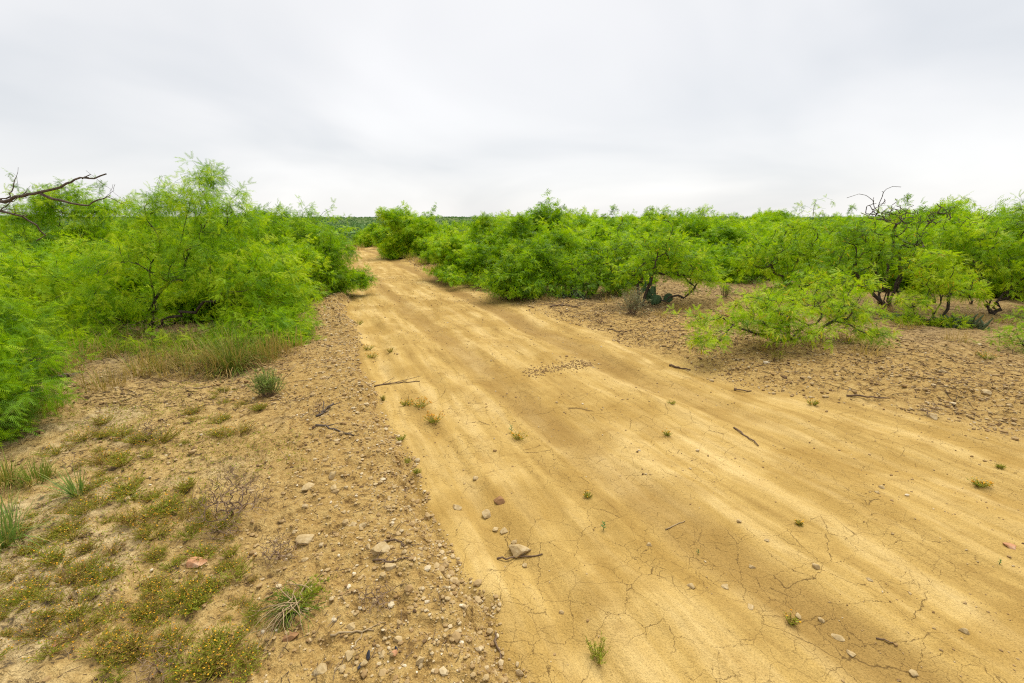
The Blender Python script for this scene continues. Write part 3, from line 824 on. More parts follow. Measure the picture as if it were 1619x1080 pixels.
for px, py, sc_, lab in [(1152, 444, .62, 'small mesquite at the back of the bare strip, right of the prickly pear'), (1205, 437, .72, 'mesquite at the back of the bare strip above the dry brush patch'),
        (1335, 455, .72, 'mesquite filling the gap left of the bare-tipped tree'), (1445, 462, .70, 'mesquite filling the gap right behind the bare-tipped tree'), (1525, 458, .72, 'mesquite behind the yellow-green bush at right'),
        (1605, 466, .75, 'mesquite behind the forked tree at the right edge'), (1105, 436, .66, 'mesquite directly behind the arching limb'), (985, 448, .66, 'mesquite between the spreading tree and the arching limb'),
        (770, 446, .66, 'mesquite bush left of the round lane bush'), (735, 436, .7, 'mesquite bush second left of the round lane bush')]:
    p_ = ground(px, py); place_copy(p_[0], p_[1], sc_, lab, 'thicket right of the road')
for px, py, sc_, lab in [(290, 500, .62, 'low mesquite seen through the limbs of the large left tree'), (175, 500, .66, 'low mesquite behind the trunk of the large left tree'), (390, 492, .66, 'mesquite behind the right flank of the large left tree'), (60, 505, .7, 'mesquite behind the left flank of the large left tree'), (450, 482, .62, 'mesquite between the large left tree and the one leaning over the road'), (240, 482, .72, 'mesquite farther behind the trunk of the large left tree'), (340, 478, .72, 'mesquite farther behind the right limbs of the large left tree')]:
    p_ = ground(px, py); place_copy(p_[0], p_[1], sc_, lab, 'thicket left of the road')
scatter_trees(400, lane_side, lambda x, y: 1.5, lambda x, y: rng.uniform(.62, .92), 'mesquite bush in the row hugging the right side of the dirt lane', 'bushes along the right lane edge', 26)
scatter_trees(2500, reg_right, lambda x, y: 0.85 + .014 * math.hypot(x, y), lambda x, y: rng.uniform(.62, 1.06), right_label, 'thicket right of the road', 200)
scatter_trees(1200, reg_left, lambda x, y: 1.3 + .012 * math.hypot(x, y), lambda x, y: rng.uniform(.70, 1.0) * (.62 if bearing_px(x, y) > 440 else 1.0), left_label, 'thicket left of the road', 75)

# ---- distant wood in the valley and on the far slopes: one mass
def build_woodland():
    rs = np.random.default_rng(55)
    n = 15000
    r = 62 * (2600 / 62) ** (rs.random(n) ** 0.85)
    a = np.radians(rs.uniform(-64, 64, n))
    x = r * np.sin(a); y = r * np.cos(a)
    s, t = st(x, y); tl, tr = edges(s)
    ok = ~((t > tl - 1.5) & (t < tr + 1.5) & (s < 90))
    dens = fbm(x / 160, y / 160, 3)
    ok &= (dens > -0.22) | (r < 300)
    x, y, r = x[ok], y[ok], r[ok]
    n = len(x)
    z = height(x, y)
    hgt = rs.uniform(1.3, 2.0, n) * np.where(r > 320, 1.5, 1.0) * (1 + r / 2200)
    V = []; T = []
    m = 34
    cx = rs.normal(size=(n, m, 3)); cx /= np.linalg.norm(cx, axis=2, keepdims=True)
    cx *= (rs.random((n, m, 1)) ** 0.4)
    rad = hgt * rs.uniform(.75, 1.15, n)
    P = np.stack([x[:, None] + cx[..., 0] * rad[:, None], y[:, None] + cx[..., 1] * rad[:, None], z[:, None] + hgt[:, None] * (0.55 + 0.45 * cx[..., 2])], -1)
    P = P.reshape(-1, 3)
    sz = np.repeat(hgt * 0.30, m)
    v1 = rs.normal(size=P.shape); v2 = rs.normal(size=P.shape)
    tri = np.stack([P + v1 * sz[:, None] * .55, P + v2 * sz[:, None] * .55, P - (v1 + v2) * sz[:, None] * .4], 1).reshape(-1, 3)
    F = np.arange(len(tri)).reshape(-1, 3)
    nearf = np.repeat(np.repeat(np.clip((320 - r) / 260, 0, 1), m), 3)
    tint = np.clip(np.repeat(np.repeat(rs.random(n), m), 3) * .7 + rs.random(len(tri)) * .2, 0, 1)
    me = trimesh('woodland', tri, F, M['leaf_far'], {'tint': tint, 'near': nearf})
    o = obj('woodland', me)
    tag(o, 'far band of mixed green brush and low trees on the horizon slopes', 'woodland', kind='stuff')
build_woodland()

# ================================================================== loose stones, gravel, twigs
def ico():
    bm = bmesh.new(); bmesh.ops.create_icosphere(bm, subdivisions=1, radius=1)
    V = np.array([v.co[:] for v in bm.verts]); F = np.array([[v.index for v in f.verts] for f in bm.faces]); bm.free()
    return V, F
IV, IF = ico()
def pebbles(x, y, size, rs, tint, sink=0.25):
    n = len(x)
    z = height(x, y)
    k = rs.integers(0, 24, n)
    shapes = []
    for q in range(24):
        u = IV * (1 + rs.normal(0, .13, (len(IV), 1)))
        shapes.append(u * np.array([1.0, rs.uniform(.6, .95), rs.uniform(.42, .75)]))
    SV = np.array(shapes)[k]
    a = rs.uniform(0, 6.283, n); c, s_ = np.cos(a)[:, None], np.sin(a)[:, None]
    X = (SV[..., 0] * c - SV[..., 1] * s_) * size[:, None] + x[:, None]
    Y = (SV[..., 0] * s_ + SV[..., 1] * c) * size[:, None] + y[:, None]
    Z = SV[..., 2] * size[:, None] + (z + size * (0.5 - sink))[:, None]
    V = np.stack([X, Y, Z], -1).reshape(-1, 3)
    F = (IF[None] + (np.arange(n) * len(IV))[:, None, None]).reshape(-1, 3)
    return V, F, np.repeat(tint, len(IV))

def gravel_field(name, label, x, y, size, rs, tint):
    V, F, T = pebbles(x, y, size, rs, tint)
    o = obj(name, trimesh(name, V, F, M['gravel'], {'tint': T}))
    tag(o, label, 'gravel', kind='stuff')

rs = np.random.default_rng(61)
def rt(s, t):
    return s * RD[0] + t * RR[0], s * RD[1] + t * RR[1]
# windrow of stones along the left road edge
n = 15000
s = 0.6 + 15 * rs.random(n) ** 1.9
tl, _ = edges(s)
t = tl - np.abs(rs.normal(0.10, 0.42, n)) + 0.06
x, y = rt(s, t)
sz = np.clip(np.exp(rs.normal(math.log(.0046), .60, n)), .002, .024) * (1 + s / 14)
gravel_field('gravel', 'tan gravel windrow lining the left edge of the dirt road', x, y, sz, rs, np.clip(rs.normal(.55, .22, n), 0, 1))
# stony ground on the right
n = 8000
s = 1.0 + 22 * rs.random(n) ** 1.1
_, tr = edges(s)
t = tr + np.abs(rs.normal(0, 2.6, n)) - 0.25
x, y = rt(s, t)
ok = (fbm(x * .9, y * .9, 3) > -0.25) & (np.degrees(np.arctan2(x, y)) < 62) & (y > .5)
x, y = x[ok], y[ok]; n = len(x)
sz = np.clip(np.exp(rs.normal(math.log(.0098), .5, n)), .004, .038) * (1 + np.hypot(x, y) / 40)
gravel_field('gravel', 'stony clods and limestone chips strewn on the brown ground right of the road', x, y, sz, rs, np.clip(rs.normal(.46, .25, n), 0, 1))
# scattered bits over road and clay flat
n = 2600
s = 0.5 + 14 * rs.random(n) ** 1.6
tl, tr = edges(s)
t = tl - 4 + (tr - tl + 4) * rs.random(n)
x, y = rt(s, t)
ok = (y > .4) & (fbm(x * 1.1 + 4, y * 1.1, 3) > -.05); x, y = x[ok], y[ok]; n = len(x)
sz = np.clip(np.exp(rs.normal(math.log(.0045), .5, n)), .002, .016) * (1 + np.hypot(x, y) / 12)
gravel_field('gravel', 'sparse pebbles and crumbs lying on the road and the clay flat', x, y, sz, rs, np.clip(rs.normal(.5, .25, n), 0, 1))
n = 9000
s = 0.5 + 16 * rs.random(n) ** 1.4
tl, tr = edges(s); t = tl + (tr - tl) * rs.random(n); x, y = rt(s, t)
ok = (fbm(x * .9 + 14, y * 1.6, 4) > .08) & (y > .4); x, y = x[ok], y[ok]; n = len(x)
gravel_field('road_grit', 'loose dark and tan grit in patches over the dirt road', x, y, np.clip(np.exp(rs.normal(math.log(.0026), .55, n)), .0012, .009) * (1 + np.hypot(x, y) / 12), rs, np.clip(rs.normal(.36, .18, n), 0.05, 1))
# flaky crust chips on the clay flat and the stony ground
n = 15000
s = 0.5 + 7.5 * rs.random(n) ** 1.3
tl, _ = edges(s); t = tl - 0.5 - 4.2 * rs.random(n); x, y = rt(s, t)
ok = (fbm(x * 2.2 + 6, y * 2.2, 3) > -.12) & (y > .5); x, y = x[ok], y[ok]; n = len(x)
gravel_field('clay_chips', 'thin crust chips and crumbs over the clay flat at lower left', x, y, np.clip(np.exp(rs.normal(math.log(.0052), .5, n)), .002, .018) * (1 + np.hypot(x, y) / 9), rs, np.clip(rs.normal(.42, .26, n), 0, 1))
n = 21000
s = 0.8 + 13 * rs.random(n) ** 1.0
_, tr = edges(s); t = tr + np.abs(rs.normal(0, 2.2, n)) - .1; x, y = rt(s, t)
ok = (fbm(x * 1.4 + 1, y * 1.4, 3) > -.22) & (np.degrees(np.arctan2(x, y)) < 60) & (y > .5); x, y = x[ok], y[ok]; n = len(x)
gravel_field('soil_crumbs', 'dark and pale soil crumbs covering the bank right of the road', x, y, np.clip(np.exp(rs.normal(math.log(.0070), .5, n)), .0025, .026) * (1 + np.hypot(x, y) / 34), rs, np.clip(rs.normal(.38, .22, n), 0.04, 1))
# crumbled clod line in the middle of the road
A, B = ground(836, 588)[:2], ground(936, 576)[:2]
n = 700; f = rs.random(n)
x = A[0] + (B[0] - A[0]) * f + rs.normal(0, .05, n); y = A[1] + (B[1] - A[1]) * f + rs.normal(0, .10, n)
gravel_field('soil_clods', 'dark line of crumbled soil clods across the middle of the road', x, y, np.clip(np.exp(rs.normal(math.log(.007), .5, n)), .003, .015), rs, np.clip(rs.normal(.26, .08, n), 0.05, 1))

def twig_field(label, x, y, ln, rad, rs, tint):
    n = len(x)
    z = height(x, y) + rad * 1.2
    a = rs.uniform(0, 6.283, n); tilt = rs.normal(0, .16, n)
    D = np.stack([np.cos(a), np.sin(a), tilt], 1)
    A = np.stack([x, y, z], 1); Mi = A + D * (ln * .5)[:, None]
    Mi[:, 2] = np.maximum(Mi[:, 2], height(Mi[:, 0], Mi[:, 1]) + rad)
    D2 = D + rs.normal(0, .35, D.shape) * np.array([1, 1, .4])
    B = Mi + D2 * (ln * .5)[:, None]; B[:, 2] = np.maximum(B[:, 2], height(B[:, 0], B[:, 1]) + rad)
    V, F = prisms(np.vstack([A, Mi]), np.vstack([Mi, B]), np.tile(rad, 2), np.tile(rad * .7, 2), 3)
    T = np.repeat(np.tile(tint, 2), 6)
    o = obj('twig_litter', trimesh('twig_litter', V, F, M['litter'], {'tint': T}))
    tag(o, label, 'litter', kind='stuff')
n = 11000
s = 1.5 + 20 * rs.random(n); _, tr = edges(s); t = tr + 0.2 + np.abs(rs.normal(0, 3.2, n)); x, y = rt(s, t)
twig_field('broken twigs and leaf litter on the stony ground at right', x, y, rs.uniform(.04, .20, n), rs.uniform(.0015, .004, n), rs, rs.random(n))
n = 6500
x = rs.uniform(-8, -1.2, n); y = rs.uniform(4.4, 12, n)
s, t = st(x, y); tl, _ = edges(s); ok = t < tl - .8; x, y = x[ok], y[ok]; n = len(x)
twig_field('dry twigs and dead grass under the left mesquites', x, y, rs.uniform(.05, .28, n), rs.uniform(.0012, .004, n), rs, np.clip(rs.random(n) + .15, 0, 1))
n = 3600
s = 0.6 + 8 * rs.random(n) ** 1.4; tl, _ = edges(s); t = tl - 0.05 - 3.2 * rs.random(n) ** 1.3; x, y = rt(s, t)
ok = fbm(x * 1.6, y * 1.6, 3) > -.1; x, y = x[ok], y[ok]; n = len(x)
twig_field('short dry straws scattered on the clay flat at lower left', x, y, rs.uniform(.015, .08, n), rs.uniform(.0008, .0022, n), rs, rs.random(n))

# ---- individual rocks: px, py, width px, material, label
def rock_mesh(seed, flat_):
    rs_ = np.random.default_rng(seed)
    bm = bmesh.new(); bmesh.ops.create_icosphere(bm, subdivisions=3, radius=1)
    V = np.array([v.co[:] for v in bm.verts]); F = np.array([[v.index for v in f.verts] for f in bm.faces]); bm.free()
    for _ in range(13):
        nrm = rs_.normal(size=3); nrm /= np.linalg.norm(nrm); d = rs_.uniform(.45, .80)
        h_ = V @ nrm - d
        V = V - np.where(h_ > 0, h_ * .97, 0)[:, None] * nrm
    V = V + 0.05 * np.stack([vnoise(V[:, 0] * 4 + seed, V[:, 1] * 4 + V[:, 2] * 3)] * 3, 1) * V
    V = V / np.abs(V).max(0)
    V = V * np.array([1, rs_.uniform(.65, .9), flat_])
    return V, F
def place_rock(px, py, wpx, mat, label, flat_=.55, rz=None, seed=None):
    p = ground(px, py)
    dist = math.hypot(p[1], CAM_H)
    hw = wpx / FPX * dist * 0.46
    seed = seed or int(px * 7 + py)
    V, F = rock_mesh(seed, flat_)
    o = obj('rock', trimesh('rock', V * hw, F, M[mat], None, False))
    o.location = (p[0], p[1], p[2] + hw * flat_ * .22)
    o.rotation_euler = (0, 0, (seed * 1.7) % 6.28 if rz is None else rz)
    tag(o, label, 'rock', 'loose rocks')
ROCKS = [
 (821, 872, 36, 'stone', 'largest pale rock on the road, beside a short stick', .6, .3),
 (770, 815, 20, 'stone', 'pale rounded rock in the shallow gully left of the road centre', .7, None),
 (722, 803, 18, 'stone', 'single pale rock near the left rut, left of the gully rocks', .6, None),
 (788, 793, 22, 'brownstone', 'brown crumbly rock at the head of the shallow gully', .5, None),
 (797, 840, 15, 'stone', 'small pale rock right of the pair in the gully', .6, None),
 (783, 838, 13, 'stone', 'small flat rock touching its pale twin in the gully', .45, None),
 (813, 857, 12, 'stone', 'small rock just behind the largest pale road rock', .6, None),
 (830, 894, 11, 'stone', 'small rock just in front of the largest pale road rock', .6, None),
 (753, 757, 14, 'stone', 'half buried rock on the road above the gully', .5, None),
 (601, 874, 27, 'stone', 'angular white rock on the left gravel windrow', .7, .9),
 (485, 853, 34, 'stone', 'wide buried tan rock left of the angular white rock', .35, .1),
 (559, 831, 15, 'stone', 'left one of the two pale stones touching on the windrow', .6, None),
 (576, 832, 18, 'stone', 'right one of the two pale stones touching on the windrow', .55, None),
 (526, 752, 17, 'stone', 'tan rock highest up on the gravel windrow', .6, None),
 (528, 771, 14, 'stone', 'whitish rock just below the uppermost windrow rock', .6, None),
 (487, 770, 26, 'stone', 'flat half buried slab left of the upper windrow rocks', .3, None),
 (582, 866, 12, 'stone', 'small stone left of the angular white rock', .7, None),
 (616, 897, 20, 'stone', 'pale stone with dark spot below the angular white rock', .45, None),
 (483, 886, 13, 'stone', 'pale stone above the uprooted green brush', .6, None),
 (310, 892, 31, 'pinkstone', 'orange pink rock among the weeds at lower left', .55, .2),
 (93, 1016, 20, 'pinkstone', 'flat pink stone on bare clay near the lower left corner', .3, None),
 (458, 1010, 27, 'brownstone', 'elongated brown stone below the uprooted green brush', .45, .75),
 (506, 1064, 25, 'stone', 'white egg-shaped rock at the bottom edge beside the road windrow', .75, None),
 (553, 1040, 17, 'stone', 'tan rock at the end of the long pale stem', .7, None),
 (576, 1050, 14, 'stone', 'grey tan rock beside the black charcoal chip', .7, None),
 (541, 1060, 12, 'stone', 'small tan rock between two larger ones at the bottom edge', .7, None),
 (606, 1037, 15, 'stone', 'elongated tan pebble right of the charcoal chips', .6, None),
 (664, 1045, 15, 'stone', 'rightmost round pale stone on the bottom windrow', .65, None),
 (623, 1035, 11, 'pinkstone', 'small orange pebble on the bottom windrow', .6, None),
 (556, 990, 18, 'stone', 'tan stone resting above the pale stick', .5, None),
 (630, 1011, 13, 'stone', 'flattish pale pebble right of the pale stick', .5, None),
 (1093, 928, 13, 'stone', 'white oval stone on the cracked road centre', .7, None),
 (1148, 929, 14, 'stone', 'flat white stone right of the oval one on the cracked road', .4, None),
 (1290, 897, 14, 'stone', 'pale grey stone standing up on the road right of centre', .8, None),
 (1189, 897, 10, 'stone', 'small pinkish stone between cracks on the road', .6, None),
 (1187, 960, 14, 'stone', 'whitish crumbled stone flush with the road', .2, None),
 (1262, 975, 12, 'stone', 'tan stone in the lower road, left of two more', .6, None),
 (1299, 982, 12, 'stone', 'tan stone in the lower road, right of its neighbour', .6, None),
 (1324, 1007, 19, 'stone', 'flat angular stone in the lower right of the road', .35, None),
 (1345, 1035, 14, 'stone', 'grey rounded stone near the bottom right of the road', .6, None),
 (1444, 1065, 15, 'stone', 'cream stone at the bottom right edge of the road', .5, None),
 (1525, 1000, 14, 'stone', 'tan stone with a dried husk at lower right', .7, None),
 (1374, 917, 11, 'stone', 'small pale stone right of the grey standing stone', .5, None),
 (1168, 825, 11, 'stone', 'lone pale pebble high on the road centre', .6, None),
 (1213, 855, 9, 'stone', 'tiny pale pebble below the lone road pebble', .6, None),
 (1026, 862, 10, 'stone', 'small pale pebble left on the road beside a seedling', .6, None),
 (1393, 771, 11, 'stone', 'upper of two tan stones on the right wheel track', .6, None),
 (1387, 780, 9, 'stone', 'lower of two tan stones on the right wheel track', .6, None),
 (1598, 864, 18, 'pinkstone', 'pinkish flat stone at the right frame edge', .35, None),
 (1474, 660, 20, 'stone', 'pale stone beside the dry tuft on the right bank', .55, None),
 (1556, 622, 18, 'stone', 'pale stone high on the stony right bank', .5, None),
 (1490, 588, 16, 'stone', 'pale stone on the stony ground below the cactus bush', .5, None),
]
for q in ROCKS:
    place_rock(*q)
for px, py, wpx, lab in ((583, 1037, 16, 'black charcoal chip lying flat on the bottom windrow'), (571, 1053, 14, 'black charcoal chip standing on edge beside a grey tan rock'), (627, 1028, 10, 'small black charcoal chip beside an orange pebble')):
    p = ground(px, py); hw = wpx / FPX * math.hypot(p[1], CAM_H) * .5
    V, F = rock_mesh(int(px), .25)
    o = obj('charcoal_chip', trimesh('charcoal_chip', V * np.array([1, .5, 1]) * hw, F, M['char']))
    o.location = (p[0], p[1], p[2] + hw * .15); o.rotation_euler = (0.1, 0, px * 1.3 % 3)
    tag(o, lab, 'charcoal')

# ---- sticks
def stick(pts, r, label, mat='stick', twigs=0, name='stick'):
    rs_ = np.random.default_rng(int(pts[0][0]))
    P = [ground(*q) for q in pts]
    base = P[0].copy()
    dense = []
    for a, b in zip(P[:-1], P[1:]):
        for f in np.linspace(0, 1, 5)[:-1]:
            q = a + (b - a) * f; dense.append(q)
    dense.append(P[-1]); dense = np.array(dense)
    dense[:, 2] = np.maximum(dense[:, 2], height(dense[:, 0], dense[:, 1])) + r * .9
    dense[1:-1] += rs_.normal(size=(len(dense) - 2, 3)) * r * np.array([1, 1, .4])
    k = len(dense); rad = r * np.linspace(1, .55, k)
    D = np.gradient(dense, axis=0); D /= np.linalg.norm(D, axis=1, keepdims=True)
    an = np.arange(7) * 2 * math.pi / 7
    ref = np.tile([0, 0, 1.0], (k, 1)); S = np.cross(ref, D); S /= np.linalg.norm(S, axis=1, keepdims=True); U = np.cross(D, S)
    rr_ = rad[:, None] * (1 + rs_.normal(0, .08, (k, 7)))
    ring = dense[:, None] + rr_[..., None] * (np.cos(an)[None, :, None] * S[:, None] + np.sin(an)[None, :, None] * U[:, None])
    V = ring.reshape(-1, 3); F = []
    for i in range(k - 1):
        for j in range(7):
            a, b = i * 7 + j, i * 7 + (j + 1) % 7
            F += [(a, b, b + 7), (a, b + 7, a + 7)]
    V = np.vstack([V, dense[:1], dense[-1:]])
    for j in range(7):
        F += [(j, len(V) - 2, (j + 1) % 7), ((k - 1) * 7 + j, (k - 1) * 7 + (j + 1) % 7, len(V) - 1)]
    for q in range(twigs):
        i = rs_.integers(1, k - 1); d = D[i] * .7 + rs_.normal(size=3) * .6; d[2] = abs(d[2]) * .35
        e_ = dense[i] + d * r * rs_.uniform(6, 16)
        tv, tf = prisms(dense[i][None], e_[None], np.array([r * .5]), np.array([r * .25]), 5)
        F += [tuple(x + len(V) for x in f) for f in tf]; V = np.vstack([V, tv])
    o = obj(name, trimesh(name, V - base, np.array(F), M[mat], None, True)); o.location = base
    tag(o, label, 'stick')
stick([(1160, 677), (1180, 691), (1199, 706)], .008, 'thin brown stick lying diagonally on the open road')
stick([(1338, 627), (1370, 629), (1406, 631)], .011, 'dark stick at the foot of the stony right bank')
stick([(1058, 579), (1075, 583), (1092, 586)], .014, 'short dark stick at the right road edge below the sprawling bush')
stick([(1160, 617), (1188, 619)], .010, 'short stick between two others on the right road edge')
stick([(592, 612), (615, 608), (640, 605), (664, 604)], .009, 'forked dark stick across the left wheel rut', twigs=4)
stick([(783, 1003), (787, 1025), (791, 1056)], .006, 'rough grey stick pointing down the left rut near the bottom edge')
stick([(523, 1007), (555, 1001), (591, 998)], .006, 'pale straight stick on the windrow below the uprooted brush', 'paletwig')
stick([(786, 884), (815, 882), (858, 877)], .006, 'thin stick in front of the largest pale road rock')
stick([(84, 602), (105, 598), (126, 592)], .028, 'weathered grey log under the left mesquite', 'deadwood', name='log')
stick([(870, 487), (890, 484), (914, 486)], .018, 'dark fallen stick below the round bush at the lane edge', twigs=2)
stick([(960, 520), (980, 524), (1000, 523)], .008, 'thin stick on the brown ground left of the sprawling bush')
stick([(590, 888), (620, 889), (648, 884)], .006, 'dark twig right below the angular white rock', twigs=3)
stick([(500, 660), (515, 652), (528, 640)], .012, 'knotted grey root on the upper left windrow', 'deadwood', twigs=5, name='root')
stick([(500, 676), (530, 680), (560, 690)], .009, 'grey root fragment below the knotted one on the windrow', 'deadwood', twigs=3, name='root')
stick([(596, 862), (625, 855), (640, 866)], .006, 'curved twig above right of the angular white rock', twigs=4)
stick([(1052, 838), (1075, 828), (1083, 824)], .004, 'slender pale twig curving on the road centre', 'paletwig')
stick([(1385, 1010), (1412, 1017)], .004, 'thin twig on the lower right road')
stick([(555, 1030), (575, 1000), (610, 985)], .004, 'thin pale stem crossing the straight stick', 'paletwig')

# ================================================================== grasses and weeds
def blades(n, rs, length, spread, width, lean=0.7, droop=0.5, base_r=0.04, segs=4):
    a = rs.uniform(0, 6.283, n); ln = rs.uniform(length * .45, length, n)
    le = np.abs(rs.normal(0, lean, n)); br = base_r * np.sqrt(rs.random(n)); ba = a + rs.normal(0, .8, n)
    B = np.stack([br * np.cos(ba), br * np.sin(ba), 0 * a - .01], 1)
    H = np.stack([np.cos(a), np.sin(a), 0 * a], 1)
    side = np.stack([-np.sin(a), np.cos(a), 0 * a], 1)
    tw = rs.uniform(-.6, .6, n)
    side = side * np.cos(tw)[:, None] + np.array([0, 0, 1.0]) * np.sin(tw)[:, None] * .4
    V = []; 
    pos = B.copy(); ang = np.clip(le * .5, 0, 1.2)
    W = width * rs.uniform(.6, 1.2, n)
    dr = droop * rs.uniform(.3, 1.6, n)
    for i in range(segs + 1):
        f = i / segs
        w_ = W * (1 - f ** 1.6) * .5 + .0003
        V.append(pos - side * w_[:, None]); V.append(pos + side * w_[:, None])
        d = H * np.sin(ang)[:, None] + np.array([0, 0, 1.0]) * np.cos(ang)[:, None]
        pos = pos + d * (ln / segs)[:, None]
        ang = np.clip(ang + dr * le * .5 + dr * .12, 0, 2.4)
    V = np.stack(V, 1)
    m = 2 * (segs + 1)
    V[..., 2] = np.maximum(V[..., 2], -.01)
    tri = []
    for i in range(segs):
        q = 2 * i; tri += [(q, q + 1, q + 3), (q, q + 3, q + 2)]
    F = (np.array(tri)[None] + (np.arange(n) * m)[:, None, None]).reshape(-1, 3)
    return V.reshape(-1, 3), F, m

def grass_clump(px, py, n, length, label, mat='grass', tint=(.4, .3), width=.006, lean=.7, droop=.5, base_r=.05, seed=None, group=None, dead=0):
    p = ground(px, py); rs_ = np.random.default_rng(seed or int(px + py * 3))
    root = thing('grass_clump', label, 'grass', p, 0, group)
    V, F, m = blades(n, rs_, length, 0, width, lean, droop, base_r)
    T = np.repeat(np.clip(rs_.normal(tint[0], tint[1], n), 0, 1), m)
    obj('blades', trimesh('blades', V, F, M[mat], {'tint': T}), root)
    if dead:
        V, F, m = blades(dead, rs_, length * .7, 0, width, lean * 1.6, droop * 1.5, base_r * 1.3)
        obj('dead_blades', trimesh('dead_blades', V, F, M[mat], {'tint': np.repeat(np.clip(rs_.normal(.95, .08, dead), 0, 1), m)}), root)
    return root
grass_clump(368, 583, 520, .72, 'big golden green bunchgrass clump at the foot of the large left mesquite', tint=(.42, .25), lean=1.25, droop=.55, base_r=.20, dead=220, width=.008)
grass_clump(310, 575, 220, .50, 'bunchgrass clump left of the big golden one under the mesquite', tint=(.5, .25), lean=1.2, droop=.55, base_r=.2, dead=130)
grass_clump(420, 570, 200, .50, 'reddish brown grass clump right of the big golden one', tint=(.75, .2), lean=.6, droop=.3, base_r=.16, dead=60)
grass_clump(225, 592, 120, .30, 'low dry grass tuft under the drooping mesquite sprays', tint=(.8, .2), base_r=.2)
grass_clump(160, 612, 150, .30, 'brown dry grass tuft beside the weathered grey log', tint=(.85, .2), base_r=.22)
grass_clump(70, 650, 180, .30, 'dry grass tuft under the near left mesquite spray', tint=(.75, .3), base_r=.16)
grass_clump(20, 690, 200, .26, 'olive grass tuft below the near left mesquite spray', tint=(.4, .3), base_r=.14)
grass_clump(124, 783, 46, .30, 'blue green rosette of stiff upright blades on the clay flat at left', 'bluegrass', (.5, .25), .010, 1.2, .12, .03, dead=14)
grass_clump(8, 858, 150, .40, 'lush dark green grass clump at the left frame edge', 'bluegrass', (.42, .25), .007, 1.2, .35, .07, dead=40)
grass_clump(58, 760, 170, .20, 'short olive grass tuft between the rosette and the left frame edge', 'grass', (.35, .2), .006, 1.0, .5, .09, dead=50)
grass_clump(10, 765, 120, .30, 'dark grass tuft behind the lush clump at the left frame edge', 'grass', (.5, .25), .006, 1.1, .4, .07, dead=50)
grass_clump(562, 395, 90, .5, 'tan dry grass at the far left bend of the lane', 'grass', (.95, .1), .03, .7, .3, .6)
for i, (px, py) in enumerate([(596, 392), (612, 398), (626, 402), (648, 410), (668, 418), (688, 428), (704, 434), (722, 440), (742, 447), (664, 414), (758, 450)]):
    grass_clump(px, py, 90, .42, 'tan dry grass tuft in the row along the right edge of the far lane', 'grass', (.72, .25), .014, .8, .35, .32, seed=900 + i, group='dry tufts along the far lane')
for i, (px, py) in enumerate([(190, 560), (260, 565), (130, 570), (300, 545), (210, 540), (150, 545), (340, 560), (240, 585), (90, 590), (60, 600), (280, 592), (330, 590)]):
    grass_clump(px, py, 150, .42, 'dry brown undergrowth tuft beneath the large left mesquite', 'grass', (.72, .25), .008, 1.1, .5, .28, seed=950 + i, group='undergrowth of the large mesquite')
for i, (px, py, lab) in enumerate([(500, 470, 'dry tan grass tuft under the mesquite leaning over the left road edge'), (455, 555, 'dry brown stalks on the left road bank beside the bunchgrass'), (640, 690, 'x')][:2]):
    grass_clump(px, py, 130, .4, lab, 'grass', (.9, .12), .008, .7, .3, .22)

# broom-like shrub and grey shrub
def stem_shrub(px, py, label, n, h, spread, mat, leafn, leaf, seed, name='small_shrub', stemmat='twig', lw=.12):
    p = ground(px, py); rs_ = np.random.default_rng(seed)
    root = thing(name, label, 'shrub', p)
    a = rs_.uniform(0, 6.283, n); le = np.abs(rs_.normal(0, spread, n)); ln = h * rs_.uniform(.55, 1, n)
    D = np.stack([np.sin(le) * np.cos(a), np.sin(le) * np.sin(a), np.cos(le)], 1)
    A = np.stack([.03 * np.cos(a), .03 * np.sin(a), 0 * a - .01], 1)
    Mi = A + D * (ln * .5)[:, None]; D2 = D + np.array([0, 0, .35]) + rs_.normal(0, .15, D.shape)
    B = Mi + D2 / np.linalg.norm(D2, axis=1, keepdims=True) * (ln * .5)[:, None]
    V, F = prisms(np.vstack([A, Mi]), np.vstack([Mi, B]), np.r_[np.full(n, .003), np.full(n, .002)], np.r_[np.full(n, .002), np.full(n, .001)], 4)
    tag(obj('stems', trimesh('stems', V, F, M[stemmat]), root), kind='stuff')
    k = rs_.integers(0, n, leafn); f = rs_.uniform(.15, 1, leafn) ** .7
    P = np.where(f[:, None] < .5, A[k] + (Mi - A)[k] * (2 * f)[:, None], Mi[k] + (B - Mi)[k] * (2 * f - 1)[:, None])
    d = D[k] * .6 + rs_.normal(size=(leafn, 3)) * .55
    T = (np.array([[0, -lw / 2, 0], [0, lw / 2, 0], [1, 0, 0]]), np.array([[0, 1, 2]]))
    v, fc, ti = scatter_template(T, P, d, rs_.uniform(leaf * .6, leaf * 1.3, leafn), rs_, rs_.random(leafn))
    obj('leaves', trimesh('leaves', v, fc, M[mat], {'tint': ti}), root)
    return root
stem_shrub(424, 627, 'grey green broom-like shrublet standing alone on the left bank', 70, .32, .42, 'broom', 2200, .045, 71)
stem_shrub(1000, 497, 'grey green twiggy shrub in front of the prickly pear', 90, .55, .55, 'sage', 2400, .05, 72)
stem_shrub(1146, 470, 'small dark green shrublet on open ground left of the sprawling bush', 40, .35, .4, 'broom', 700, .05, 73)
stem_shrub(1228, 570, 'little bright green sprout on the stony ground below the sprawling bush', 14, .16, .4, 'weed', 240, .04, 74)
stem_shrub(885, 452, 'grey brown twiggy shrub at the right of the round lane bush', 70, .6, .45, 'sage', 900, .05, 75)

